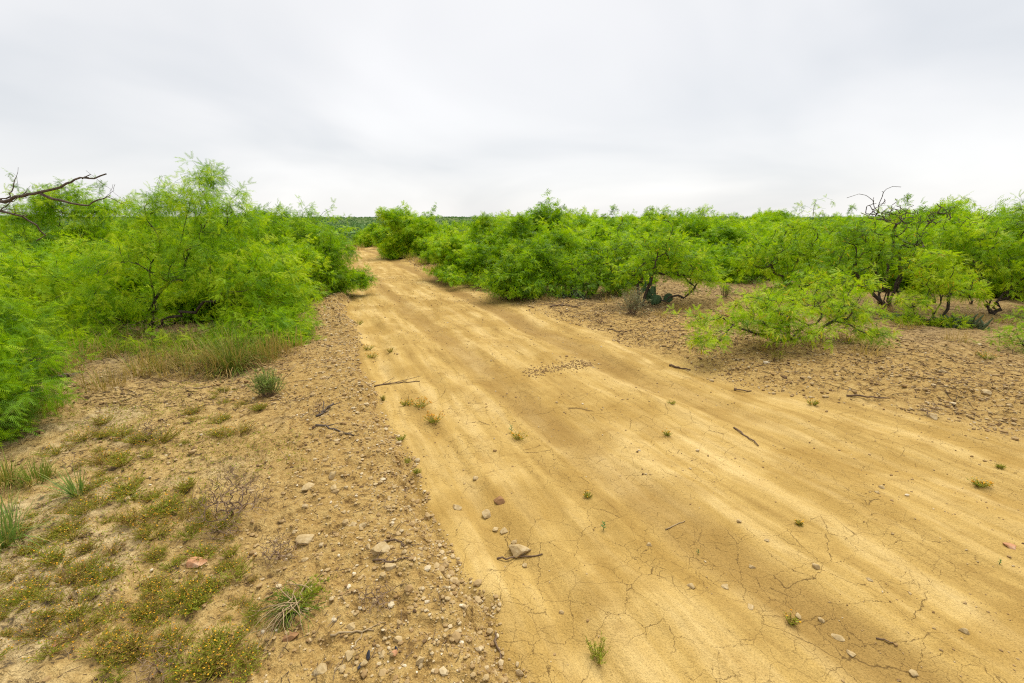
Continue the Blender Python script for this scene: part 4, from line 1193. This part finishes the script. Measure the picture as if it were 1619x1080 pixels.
# dry bare shrubs
def dry_shrub(px, py, label, w_, h_, ntips, seed, mat='twig', flat_=False):
    p = ground(px, py); rs_ = np.random.default_rng(seed)
    root = thing('dry_shrub', label, 'shrub', p)
    sk = Skel(rs_); sk.pos.append(np.array([0, 0, -.02])); sk.par.append(-1); sk.pos.append(np.array([0, 0, .015])); sk.par.append(0)
    d = rs_.normal(size=(ntips, 3)); d[:, 2] = np.abs(d[:, 2]); d /= np.linalg.norm(d, axis=1, keepdims=True)
    tips = d * (rs_.random((ntips, 1)) ** .45) * np.array([w_ / 2, w_ / 2, h_]); tips[:, 2] += .02
    sk.grow(tips, seg=.07, jit=.0035, lift=.12, bend=.3)
    rad = sk.radii(.0013, .42, .009)
    V, F = sk.tubes(rad, 5, 4)
    obj('twigs', trimesh('twigs', V, F, M[mat]), root)
dry_shrub(368, 812, 'largest leafless grey brown shrub on the clay flat', .52, .30, 700, 81)
dry_shrub(240, 694, 'small leafless shrub with a tiny trunk on the sandy flat', .26, .20, 320, 82)
dry_shrub(442, 884, 'dark dry twig tuft left of the wide buried rock', .24, .14, 420, 83)
dry_shrub(598, 955, 'flattened dry root tangle on the windrow below the angular white rock', .22, .08, 320, 84)
dry_shrub(355, 848, 'low brown dry tuft just below the largest leafless shrub', .24, .10, 150, 85)
dry_shrub(255, 1068, 'dry twiggy tuft at the bottom edge of the lower left flat', .26, .12, 220, 86)
dry_shrub(1466, 655, 'dry grey tuft on the stony right bank', .22, .14, 160, 87)
dry_shrub(950, 512, 'pale dry tuft on the brown ground right of the lane', .5, .22, 200, 88)
dry_shrub(505, 655, 'dry brown tuft at the root on the upper windrow', .2, .10, 120, 89)
dry_shrub(1195, 455, 'brown dry brush patch on the open ground behind the sprawling bush', .9, .3, 200, 90)
dry_shrub(115, 745, 'thin dry stalks behind the blue green rosette', .16, .16, 60, 91)
dry_shrub(470, 530, 'reddish dry brush at the right foot of the large left mesquite', .5, .35, 260, 92)
dry_shrub(250, 545, 'grey dead brush tangle under the large left mesquite', 1.1, .45, 420, 93)
dry_shrub(505, 463, 'dead brush under the mesquite leaning over the left road edge', .9, .4, 260, 94)

for i, (px, py) in enumerate([(1285, 548), (1210, 552), (1340, 540), (1150, 500), (1100, 500), (1080, 488), (1160, 478), (1395, 490), (1440, 520), (1540, 505), (1590, 510), (1510, 540), (860, 474), (960, 478), (1045, 500), (1330, 505), (1290, 482), (1230, 482), (1600, 545), (1370, 560)]):
    grass_clump(px, py, 70, .24, 'dry brown grass wisp on the litter between the right-hand bushes', 'grass', (.85, .2), .008, 1.2, .5, .16, seed=990 + i, group='dry wisps among the right bushes')
def bare_tree(px, py, label, lumps_px, stems_px, ntips, seed):
    b_ = ground(px, py); rs_ = np.random.default_rng(seed)
    root = thing('bare_mesquite', label, 'tree', b_)
    sk = Skel(rs_); sk.pos.append(np.array([0, 0, -.05])); sk.par.append(-1)
    for q in stems_px:
        sk.path(0, at(q[0], q[1], b_[1] + q[2]) - b_, bend=.3, lift=.1, seg=.15, jit=.04)
    tips = sample_lumps([(*(at(l[0], l[1], b_[1] + l[2]) - b_), *l[3:6], l[6]) for l in lumps_px], ntips, rs_)
    sk.grow(tips, jit=.02, bend=.12, lift=.0)
    V, F = sk.tubes(sk.radii(.0062, .38, .045))
    obj('trunk', trimesh('trunk', V, F, M['deadwood'], None, True), root)
bare_tree(1478, 478, 'leafless grey mesquite with curved bare twigs poking above the right thicket', [(1478, 335, 0, .34, .3, .34, 1.2), (1455, 372, 0, .3, .3, .3, .6), (1500, 390, 0, .3, .3, .3, .4)], [(1470, 400, 0), (1490, 375, 0), (1455, 400, 0)], 110, 5)
bare_tree(1392, 480, 'leafless dark stems standing inside the bare-tipped mesquite', [(1395, 330, 0, .36, .3, .36, 1.3), (1370, 370, 0, .3, .3, .3, .6), (1428, 338, 0, .3, .3, .36, 1.0)], [(1392, 385, 0), (1412, 370, 0), (1375, 390, 0)], 130, 6)
bare_tree(1535, 480, 'thin leafless stems between the yellow-green bush and the forked mesquite', [(1530, 348, 0, .3, .3, .32, 1), (1545, 390, 0, .3, .3, .3, .6)], [(1530, 400, 0), (1545, 390, 0)], 80, 7)
# yellow-flowered weeds
def weed_parts(root, seed, r, h, flowers, stems=60, leafn=420, tint=.5, fs=1.0):
    rs_ = np.random.default_rng(seed)
    n = stems
    a = rs_.uniform(0, 6.283, n); rr_ = r * np.sqrt(rs_.random(n)); hh_ = h * rs_.uniform(.5, 1, n)
    A = np.stack([rr_ * .25 * np.cos(a), rr_ * .25 * np.sin(a), 0 * a - .005], 1)
    B = np.stack([rr_ * np.cos(a), rr_ * np.sin(a), hh_], 1)
    V, F = prisms(A, B, np.full(n, .0014), np.full(n, .0008), 3)
    obj('stems', trimesh('stems', V, F, M['weed'], {'tint': np.repeat(np.clip(rs_.normal(.7, .2, n), 0, 1), 6)}), root)
    k = rs_.integers(0, n, leafn); f = rs_.uniform(.2, 1, leafn)
    P = A[k] + (B - A)[k] * f[:, None]; d = rs_.normal(size=(leafn, 3)); d[:, 2] = np.abs(d[:, 2]) * .8
    T = (np.array([[0, -.10, 0], [0, .10, 0], [1, 0, 0]]), np.array([[0, 1, 2]]))
    v, fc, ti = scatter_template(T, P, d, rs_.uniform(.010, .024, leafn), rs_, np.clip(rs_.normal(tint, .22, leafn), 0, 1))
    obj('leaves', trimesh('leaves', v, fc, M['weed'], {'tint': ti}), root)
    if flowers:
        k = rs_.integers(0, n, flowers)
        Pf = B[k] + rs_.normal(0, .006, (flowers, 3)); Pf[:, 2] += .006
        an = np.arange(6) * math.pi / 3
        T = (np.vstack([np.stack([0 * an, np.cos(an), np.sin(an)], 1), [[.55, 0, 0]], [[-.9, 0, 0]]]), np.array([[i, (i + 1) % 6, 6] for i in range(6)] + [[(i + 1) % 6, i, 7] for i in range(6)]))
        d = rs_.normal(0, .35, (flowers, 3)); d[:, 2] += 1
        v, fc, ti = scatter_template(T, Pf, d, fs * rs_.uniform(.0022, .0042, flowers), rs_, rs_.random(flowers))
        tag(obj('flower_heads', trimesh('flower_heads', v, fc, M['flower'], {'tint': ti}), root), kind='stuff')
ROADWEEDS = [
 (685, 668, .095, .07, 60, 'bright round yellow-flowered weed on the road, nearest to the rut'),
 (664, 643, .10, .06, 55, 'wide yellow-flowered weed on the road just behind the bright round one'),
 (642, 640, .07, .05, 14, 'sparse green weed left of the wide flowered one'),
 (606, 633, .03, .05, 0, 'tiny green tuft beside the left road edge'),
 (588, 566, .10, .06, 30, 'orange weed at the left rut, nearer of the upper pair'),
 (582, 553, .09, .06, 18, 'green weed at the left rut, farther of the upper pair'),
 (567, 513, .10, .07, 10, 'small weed farthest up the left road edge'),
 (617, 557, .05, .06, 4, 'thin upright weed right of the upper pair'),
 (820, 694, .07, .05, 26, 'brownish yellow-flowered weed near road centre'),
 (642, 732, .04, .03, 0, 'small green sprig in the left rut'),
 (660, 748, .03, .025, 0, 'second green sprig in the left rut, nearer the camera'),
 (634, 696, .045, .04, 0, 'faint green sprig below the sparse weed in the rut'),
 (930, 786, .03, .03, 4, 'tiny weed on the sand left of the road centre'),
 (1548, 769, .06, .04, 26, 'yellow-flowered weed on the right wheel track'),
 (1055, 688, .04, .04, 6, 'small olive weed on the right half of the road'),
 (1060, 638, .05, .025, 0, 'flat green sprig high on the road'),
 (1284, 640, .06, .05, 10, 'small weed at the foot of the right bank'),
 (1560, 567, .10, .07, 20, 'yellow-green weed patch on the right bank near the bare twigs'),
 (1580, 740, .03, .03, 0, 'tiny sprig at the far right of the wheel track'),
 (1263, 830, .02, .02, 4, 'tiny dry sprig on the road right of the lone pebble'),
 (1250, 985, .03, .03, 3, 'small dry weed in a crack low on the road'),
]
for i, (px, py, r_, h_, fl_, lab) in enumerate(ROADWEEDS):
    p = ground(px, py)
    root = thing('weed_clump', lab, 'weed', p)
    weed_parts(root, 300 + i, r_ * 1.25, h_ * 1.15, int(fl_ * 1.5), stems=40, fs=1.7, leafn=380 if r_ > .05 else 140, tint=.52)

wproto = []
for k in range(5):
    root = thing('weed_clump', 'proto', 'weed')
    weed_parts(root, 400 + k, [.10, .13, .08, .15, .11][k], [.05, .06, .05, .07, .055][k], [20, 26, 8, 32, 14][k], stems=60, leafn=330, tint=[.62, .82, .7, .9, .5][k])
    wproto.append(root)
PATCH = [
 ([(165, 690), (185, 712), (150, 700), (235, 722), (208, 735)], 26, 'low weed clump in the upper weed patch behind the rosette'),
 ([(330, 655), (375, 628), (350, 662), (372, 650)], 24, 'low weed clump near the broom-like shrublet on the left bank'),
 ([(140, 790), (165, 775), (95, 815), (180, 765)], 22, 'olive weed clump crowding around the blue green rosette'),
 ([(225, 795), (255, 790), (195, 822), (290, 795)], 24, 'low flowering weed clump left of the largest leafless shrub'),
 ([(300, 835), (335, 835), (345, 860), (275, 845), (330, 870)], 28, 'brownish flowering weed clump below the largest leafless shrub'),
 ([(150, 912), (120, 922), (170, 900)], 24, 'green flowering weed clump left of the orange pink rock'),
 ([(40, 880), (70, 865), (20, 905), (95, 860), (60, 840)], 30, 'flowering weed clump below the lush grass at left'),
 ([(25, 950), (60, 975), (20, 1000), (100, 965), (45, 1020)], 34, 'flowering weed clump in the lower left corner mat'),
 ([(230, 925), (260, 945), (210, 970), (250, 985), (275, 905), (195, 945)], 34, 'orange-flowered weed clump in the mat below the orange pink rock'),
 ([(310, 945), (330, 930), (350, 960), (345, 900)], 26, 'weed clump between the orange pink rock and the uprooted brush'),
 ([(180, 1010), (210, 1030), (240, 1010), (150, 1030)], 30, 'orange-flowered weed clump in the mat at the bottom left'),
 ([(320, 1040), (345, 1030), (370, 1050), (300, 1055), (400, 985)], 26, 'weed clump at the bottom edge left of the brown stone'),
]
wused = set(); wi = 0
for pts, jit_, lab in PATCH:
    for (px, py) in pts:
        for rep_ in range(4):
            qx, qy = px + rng.normal(0, jit_ * 1.1), py + rng.normal(0, jit_ * .7)
            p = ground(max(qx, -20), qy); k = wi % 5; wi += 1
            sc_ = rng.uniform(.35, 1.1) * (1.0 if py > 800 else 1.25)
            if k not in wused:
                wused.add(k); o = wproto[k]; o.location = p; o.scale = (sc_,) * 3; o['label'] = lab; o['group'] = 'weeds of the clay flat'
            else:
                copy_tree(wproto[k], p, rng.uniform(0, 6.28), sc_, lab, 'weeds of the clay flat')
# dry low ground cover on the clay flat
n = 48000
rs = np.random.default_rng(65)
x = rs.uniform(-4.5, 0, n); y = rs.uniform(.7, 5.2, n)
s, t = st(x, y); tl, _ = edges(s)
ok = (t < tl - .75) & (fbm(x * 1.4 + 2, y * 1.4, 3) + .5 * fbm(x * 5, y * 5, 2) > .07)
x, y = x[ok], y[ok]; n = len(x)
d = rs.normal(size=(n, 3)); d[:, 2] = np.abs(d[:, 2])
T = (np.array([[0, -.12, 0], [0, .12, 0], [1, 0, 0]]), np.array([[0, 1, 2]]))
v, fc, ti = scatter_template(T, np.stack([x, y, height(x, y)], 1), d, rs.uniform(.012, .035, n), rs, np.clip(rs.normal(.72, .25, n), 0, 1))
tag(obj('ground_cover', trimesh('ground_cover', v, fc, M['weed'], {'tint': ti})), 'thin brown and olive ground cover on the clay flat at left', 'ground cover', kind='stuff')

# seedlings: little upright stems with broad leaves
def seedling(px, py, label, h, seed, n=10, mat='sprout'):
    p = ground(px, py); rs_ = np.random.default_rng(seed)
    root = thing('seedling', label, 'seedling', p)
    V, F = prisms(np.array([[0, 0, -.01]]), np.array([[.004, .002, h]]), np.array([.0025]), np.array([.0012]), 5)
    obj('stem', trimesh('stem', V, F, M['sprout'], {'tint': np.full(len(V), .5)}), root)
    T = (np.array([[0, 0, 0], [.35, .2, .02], [.7, .16, 0], [1, 0, -.08], [.7, -.16, 0], [.35, -.2, .02]]), np.array([[0, 1, 5], [1, 2, 4], [1, 4, 5], [2, 3, 4]]))
    for i in range(n):
        f = .25 + .75 * i / (n - 1)
        a = i * 2.4
        v, fc, ti = scatter_template(T, np.array([[0, 0, h * f]]), np.array([[math.cos(a), math.sin(a), .55]]), np.array([h * .42 * (1.15 - .5 * f)]), rs_, np.array([rs_.random()]), roll=.2)
        obj('leaf', trimesh('leaf', v, fc, M[mat], {'tint': ti}, True), root)
seedling(954, 838, 'single dark green seedling standing on the lower road', .055, 1)
seedling(808, 684, 'single blue green seedling near the flowered weed on the road', .07, 2)
seedling(1103, 876, 'tiny seedling between cracks on the road centre', .03, 3, 8)
seedling(1580, 892, 'tiny seedling at the right of the lower road', .03, 4, 8)
p = ground(944, 1042)
root = thing('weed_clump', 'leafy green weed alone at the bottom of the road', 'weed', p)
weed_parts(root, 77, .075, .085, 0, stems=26, leafn=300, tint=.2)

# uprooted brush on the windrow
p = ground(468, 965); rs = np.random.default_rng(66)
root = thing('uprooted_brush', 'uprooted stringy green brush with pale stems lying on the windrow', 'brush', p)
n = 34
def arc_bundle(n, rs, length, rad, hmax, dirc, spread):
    A = []; B = []; ra = []; rb = []; tip = []
    for i in range(n):
        a = dirc + rs.normal(0, spread); ln = length * rs.uniform(.5, 1.1)
        pos = np.array([rs.normal(0, .03), rs.normal(0, .03), rs.uniform(.01, hmax)]); ang = a; zz_ = rs.uniform(.0, .5)
        for k in range(6):
            d = np.array([math.cos(ang), math.sin(ang), zz_]); nx = pos + d * ln / 6; nx[2] = max(nx[2], .006)
            A.append(pos); B.append(nx); ra.append(rad * (1 - k / 8)); rb.append(rad * (1 - (k + 1) / 8)); pos = nx
            ang += rs.normal(0, .22); zz_ -= .22
            tip.append((nx, d, k))
    return np.array(A), np.array(B), np.array(ra), np.array(rb), tip
A, B, ra, rb, _ = arc_bundle(30, rs, .24, .0032, .06, 3.6, 1.3)
V, F = prisms(A, B, ra, rb, 5)
obj('stems', trimesh('stems', V, F, M['paletwig'], None, True), root)
A, B, ra, rb, tip = arc_bundle(110, rs, .19, .0022, .05, 3.9, 1.5)
V, F = prisms(A, B, ra, rb, 4)
obj('green_strings', trimesh('green_strings', V, F, M['grass'], {'tint': np.repeat(np.clip(rs.normal(.36, .18, len(A)), 0, 1), 8)}), root)
A, B, ra, rb, tip = arc_bundle(22, rs, .20, .002, .05, 1.2, .5)
Q = np.array([q[0] for q in tip]); Dq = np.array([q[1] for q in tip])
Q = np.repeat(Q, 8, 0); Dq = np.repeat(Dq, 8, 0) * .5 + rs.normal(0, .5, (len(Q), 3)); Dq[:, 2] = np.abs(Dq[:, 2])
v, fc, ti = scatter_template(T, Q, Dq, rs.uniform(.012, .03, len(Q)), rs, np.clip(rs.normal(.35, .15, len(Q)), 0, 1))
obj('leaves', trimesh('leaves', v, fc, M['weed'], {'tint': ti}), root)

# ================================================================== cacti
def pad_mesh():
    bm = bmesh.new(); bmesh.ops.create_uvsphere(bm, u_segments=14, v_segments=9, radius=1)
    for v in bm.verts:
        x_, y_, z_ = v.co
        nar = 0.72 + 0.28 * max(0.0, min(1.0, (z_ + 1) / 1.1))
        v.co = (x_ * .46 * nar, y_ * .085, (z_ + 1) * .55)
    me = bpy.data.meshes.new('pad'); bm.to_mesh(me); bm.free()
    me.polygons.foreach_set('use_smooth', [True] * len(me.polygons)); me.materials.append(M['pad'])
    return me
PAD = pad_mesh()
def flower_mesh():
    V = []; F = []
    for i in range(8):
        a = i * math.pi / 4; b = a + .5
        k = len(V)
        V += [(0, 0, 0), (.5 * math.cos(a - .3), .5 * math.sin(a - .3), .5), (.75 * math.cos(a), .75 * math.sin(a), .75), (.5 * math.cos(a + .3), .5 * math.sin(a + .3), .5)]
        F += [(k, k + 1, k + 2), (k, k + 2, k + 3)]
    return trimesh('flower', np.array(V), np.array(F), M['catkin'], {'tint': np.full(len(V), .9)})
FLW = flower_mesh()
def prickly_pear(px, py, label, n, size, seed, flowers):
    p = ground(px, py); rs_ = np.random.default_rng(seed)
    root = thing('prickly_pear', label, 'cactus', p)
    pads = []
    for i in range(n):
        if i < n // 2 or not pads:
            loc = np.array([rs_.normal(0, size * 1.1), rs_.normal(0, size * .6), -.03]); tilt = rs_.normal(0, .35); tz = rs_.uniform(0, 3.14); k = size * rs_.uniform(.85, 1.15)
        else:
            b = pads[rs_.integers(0, len(pads))]
            a = rs_.uniform(-.7, .7)
            loc = b[0] + b[3] * (np.array([math.sin(a) * .4 * math.cos(b[2]), math.sin(a) * .4 * math.sin(b[2]), 1.0])) * .98 + np.array([math.sin(b[1]) * math.cos(b[2]) * b[3] * .9, 0, 0])
            tilt = b[1] + a * .6; tz = b[2] + rs_.normal(0, .5); k = b[3] * rs_.uniform(.7, .95)
        o = obj('pad', PAD, root); o.location = loc; o.rotation_euler = (rs_.normal(0, .2), tilt, tz); o.scale = (k,) * 3
        pads.append((loc, tilt, tz, k))
    for i in range(flowers):
        b = pads[len(pads) - 1 - i]
        o = obj('flower', FLW, root); o.location = b[0] + np.array([math.sin(b[1]) * math.cos(b[2]) * b[3], math.sin(b[1]) * math.sin(b[2]) * b[3], b[3] * 1.06 * math.cos(b[1])]); o.scale = (.045,) * 3
prickly_pear(1046, 478, 'prickly pear with flat green pads and yellow flowers under the arching limb', 18, .20, 5, 5)
prickly_pear(1010, 462, 'smaller prickly pear half hidden left of the flowering one', 7, .15, 6, 1)

def spiny_clump(px, py, label, n, w_, h_, seed):
    p = ground(px, py); rs_ = np.random.default_rng(seed)
    root = thing('spiny_cactus', label, 'cactus', p)
    A = np.stack([rs_.normal(0, w_ * .4, n), rs_.normal(0, w_ * .22, n), 0 * np.arange(n) - .02], 1)
    env = np.exp(-(A[:, 0] / (w_ * .5)) ** 2)
    d = rs_.normal(0, .35, (n, 3)); d[:, 2] = 1
    Mi = A + d * (h_ * .6 * env * rs_.uniform(.6, 1, n))[:, None]; B = Mi + (d + rs_.normal(0, .4, (n, 3))) * (h_ * .4 * env * rs_.uniform(.5, 1, n))[:, None]
    V, F = prisms(np.vstack([A, Mi]), np.vstack([Mi, B]), np.r_[np.full(n, .018), np.full(n, .022)], np.r_[np.full(n, .022), np.full(n, .008)], 7)
    tag(obj('stems', trimesh('stems', V, F, M['cactus'], None, True), root), kind='stuff')
    k = rs_.integers(0, n, n * 30); f = rs_.random(n * 30)
    P = A[k] + (B - A)[k] * f[:, None]; dd = rs_.normal(size=P.shape); dd /= np.linalg.norm(dd, axis=1, keepdims=True)
    T = (np.array([[0, -.03, 0], [0, .03, 0], [1, 0, 0]]), np.array([[0, 1, 2]]))
    v, fc, ti = scatter_template(T, P + dd * .012, dd, rs_.uniform(.015, .03, n * 30), rs_, rs_.random(n * 30))
    obj('spines', trimesh('spines', v, fc, M['twig']), root)
spiny_clump(905, 471, 'low dark spiny cactus clump at the foot of the spreading mesquite', 70, .75, .22, 1)
spiny_clump(1518, 517, 'dark spiny cactus clump right of the yellow-green bush', 90, .55, .26, 2)
spiny_clump(1448, 512, 'dark spiny cactus clump left of the yellow-green bush stem', 50, .35, .20, 3)
spiny_clump(1412, 503, 'grey low cactus clump on the open ground under the bare-tipped mesquite', 45, .35, .15, 4)
spiny_clump(1437, 500, 'small grey cactus clump right beside the other grey one', 30, .25, .12, 5)

# ================================================================== dead branches reaching in at upper left
b = ground(-190, 560); Yd = b[1]
root = thing('dead_tree', 'bare dark dead mesquite limbs reaching in from the upper left edge', 'tree', b)
def limb(pts, r0, r1, name, seed, twigs=0):
    rs_ = np.random.default_rng(seed)
    P = [np.array([0, 0, -.05]) if q is None else at(q[0], q[1], Yd + q[2]) - b for q in pts]
    sk = Skel(rs_); sk.pos.append(P[0]); sk.par.append(-1); prev = 0
    for q in P[1:]:
        a = sk.pos[prev]; k = max(2, int(np.linalg.norm(q - a) / .07))
        for i in range(1, k + 1):
            pt = a + (q - a) * i / k + (rs_.normal(size=3) * .010 if i < k else 0)
            sk.pos.append(pt); sk.par.append(prev); prev = len(sk.pos) - 1
    m = len(sk.pos); rad = list(np.linspace(r0, r1, m))
    for i in range(twigs):
        j = rs_.integers(m // 2, m); d = rs_.normal(size=3) * .16; d[2] = abs(d[2]) * 1.0
        ids = sk.path(int(j), sk.pos[j] + d, seg=.05, jit=.01); rad += list(np.linspace(rad[j] * .5, .002, len(ids)))
    V, F = sk.tubes(np.array(rad), 8, 6)
    obj(name, trimesh(name, V, F, M['deadwood'], None, True), root)
limb([None, (-170, 470, 0), (-120, 380, 0), (-60, 335, 0), (0, 318, 0), (45, 307, -.1), (85, 299, -.1), (105, 290, -.1), (118, 284, -.1), (140, 282, 0), (168, 275, 0)], .055, .008, 'trunk', 1, 3)
limb([(60, 304, -.1), (85, 315, -.1), (115, 322, -.1), (140, 325, 0), (155, 316, 0), (170, 311, 0), (192, 322, 0)], .018, .004, 'branch', 2, 4)
limb([(-120, 380, 0), (-60, 340, -.2), (0, 334, -.2), (35, 342, -.2), (58, 356, -.1), (72, 372, 0), (58, 380, 0)], .030, .007, 'branch', 3, 5)
limb([(140, 281, 0), (130, 283, 0), (143, 276, 0)], .009, .005, 'branch', 4, 0)
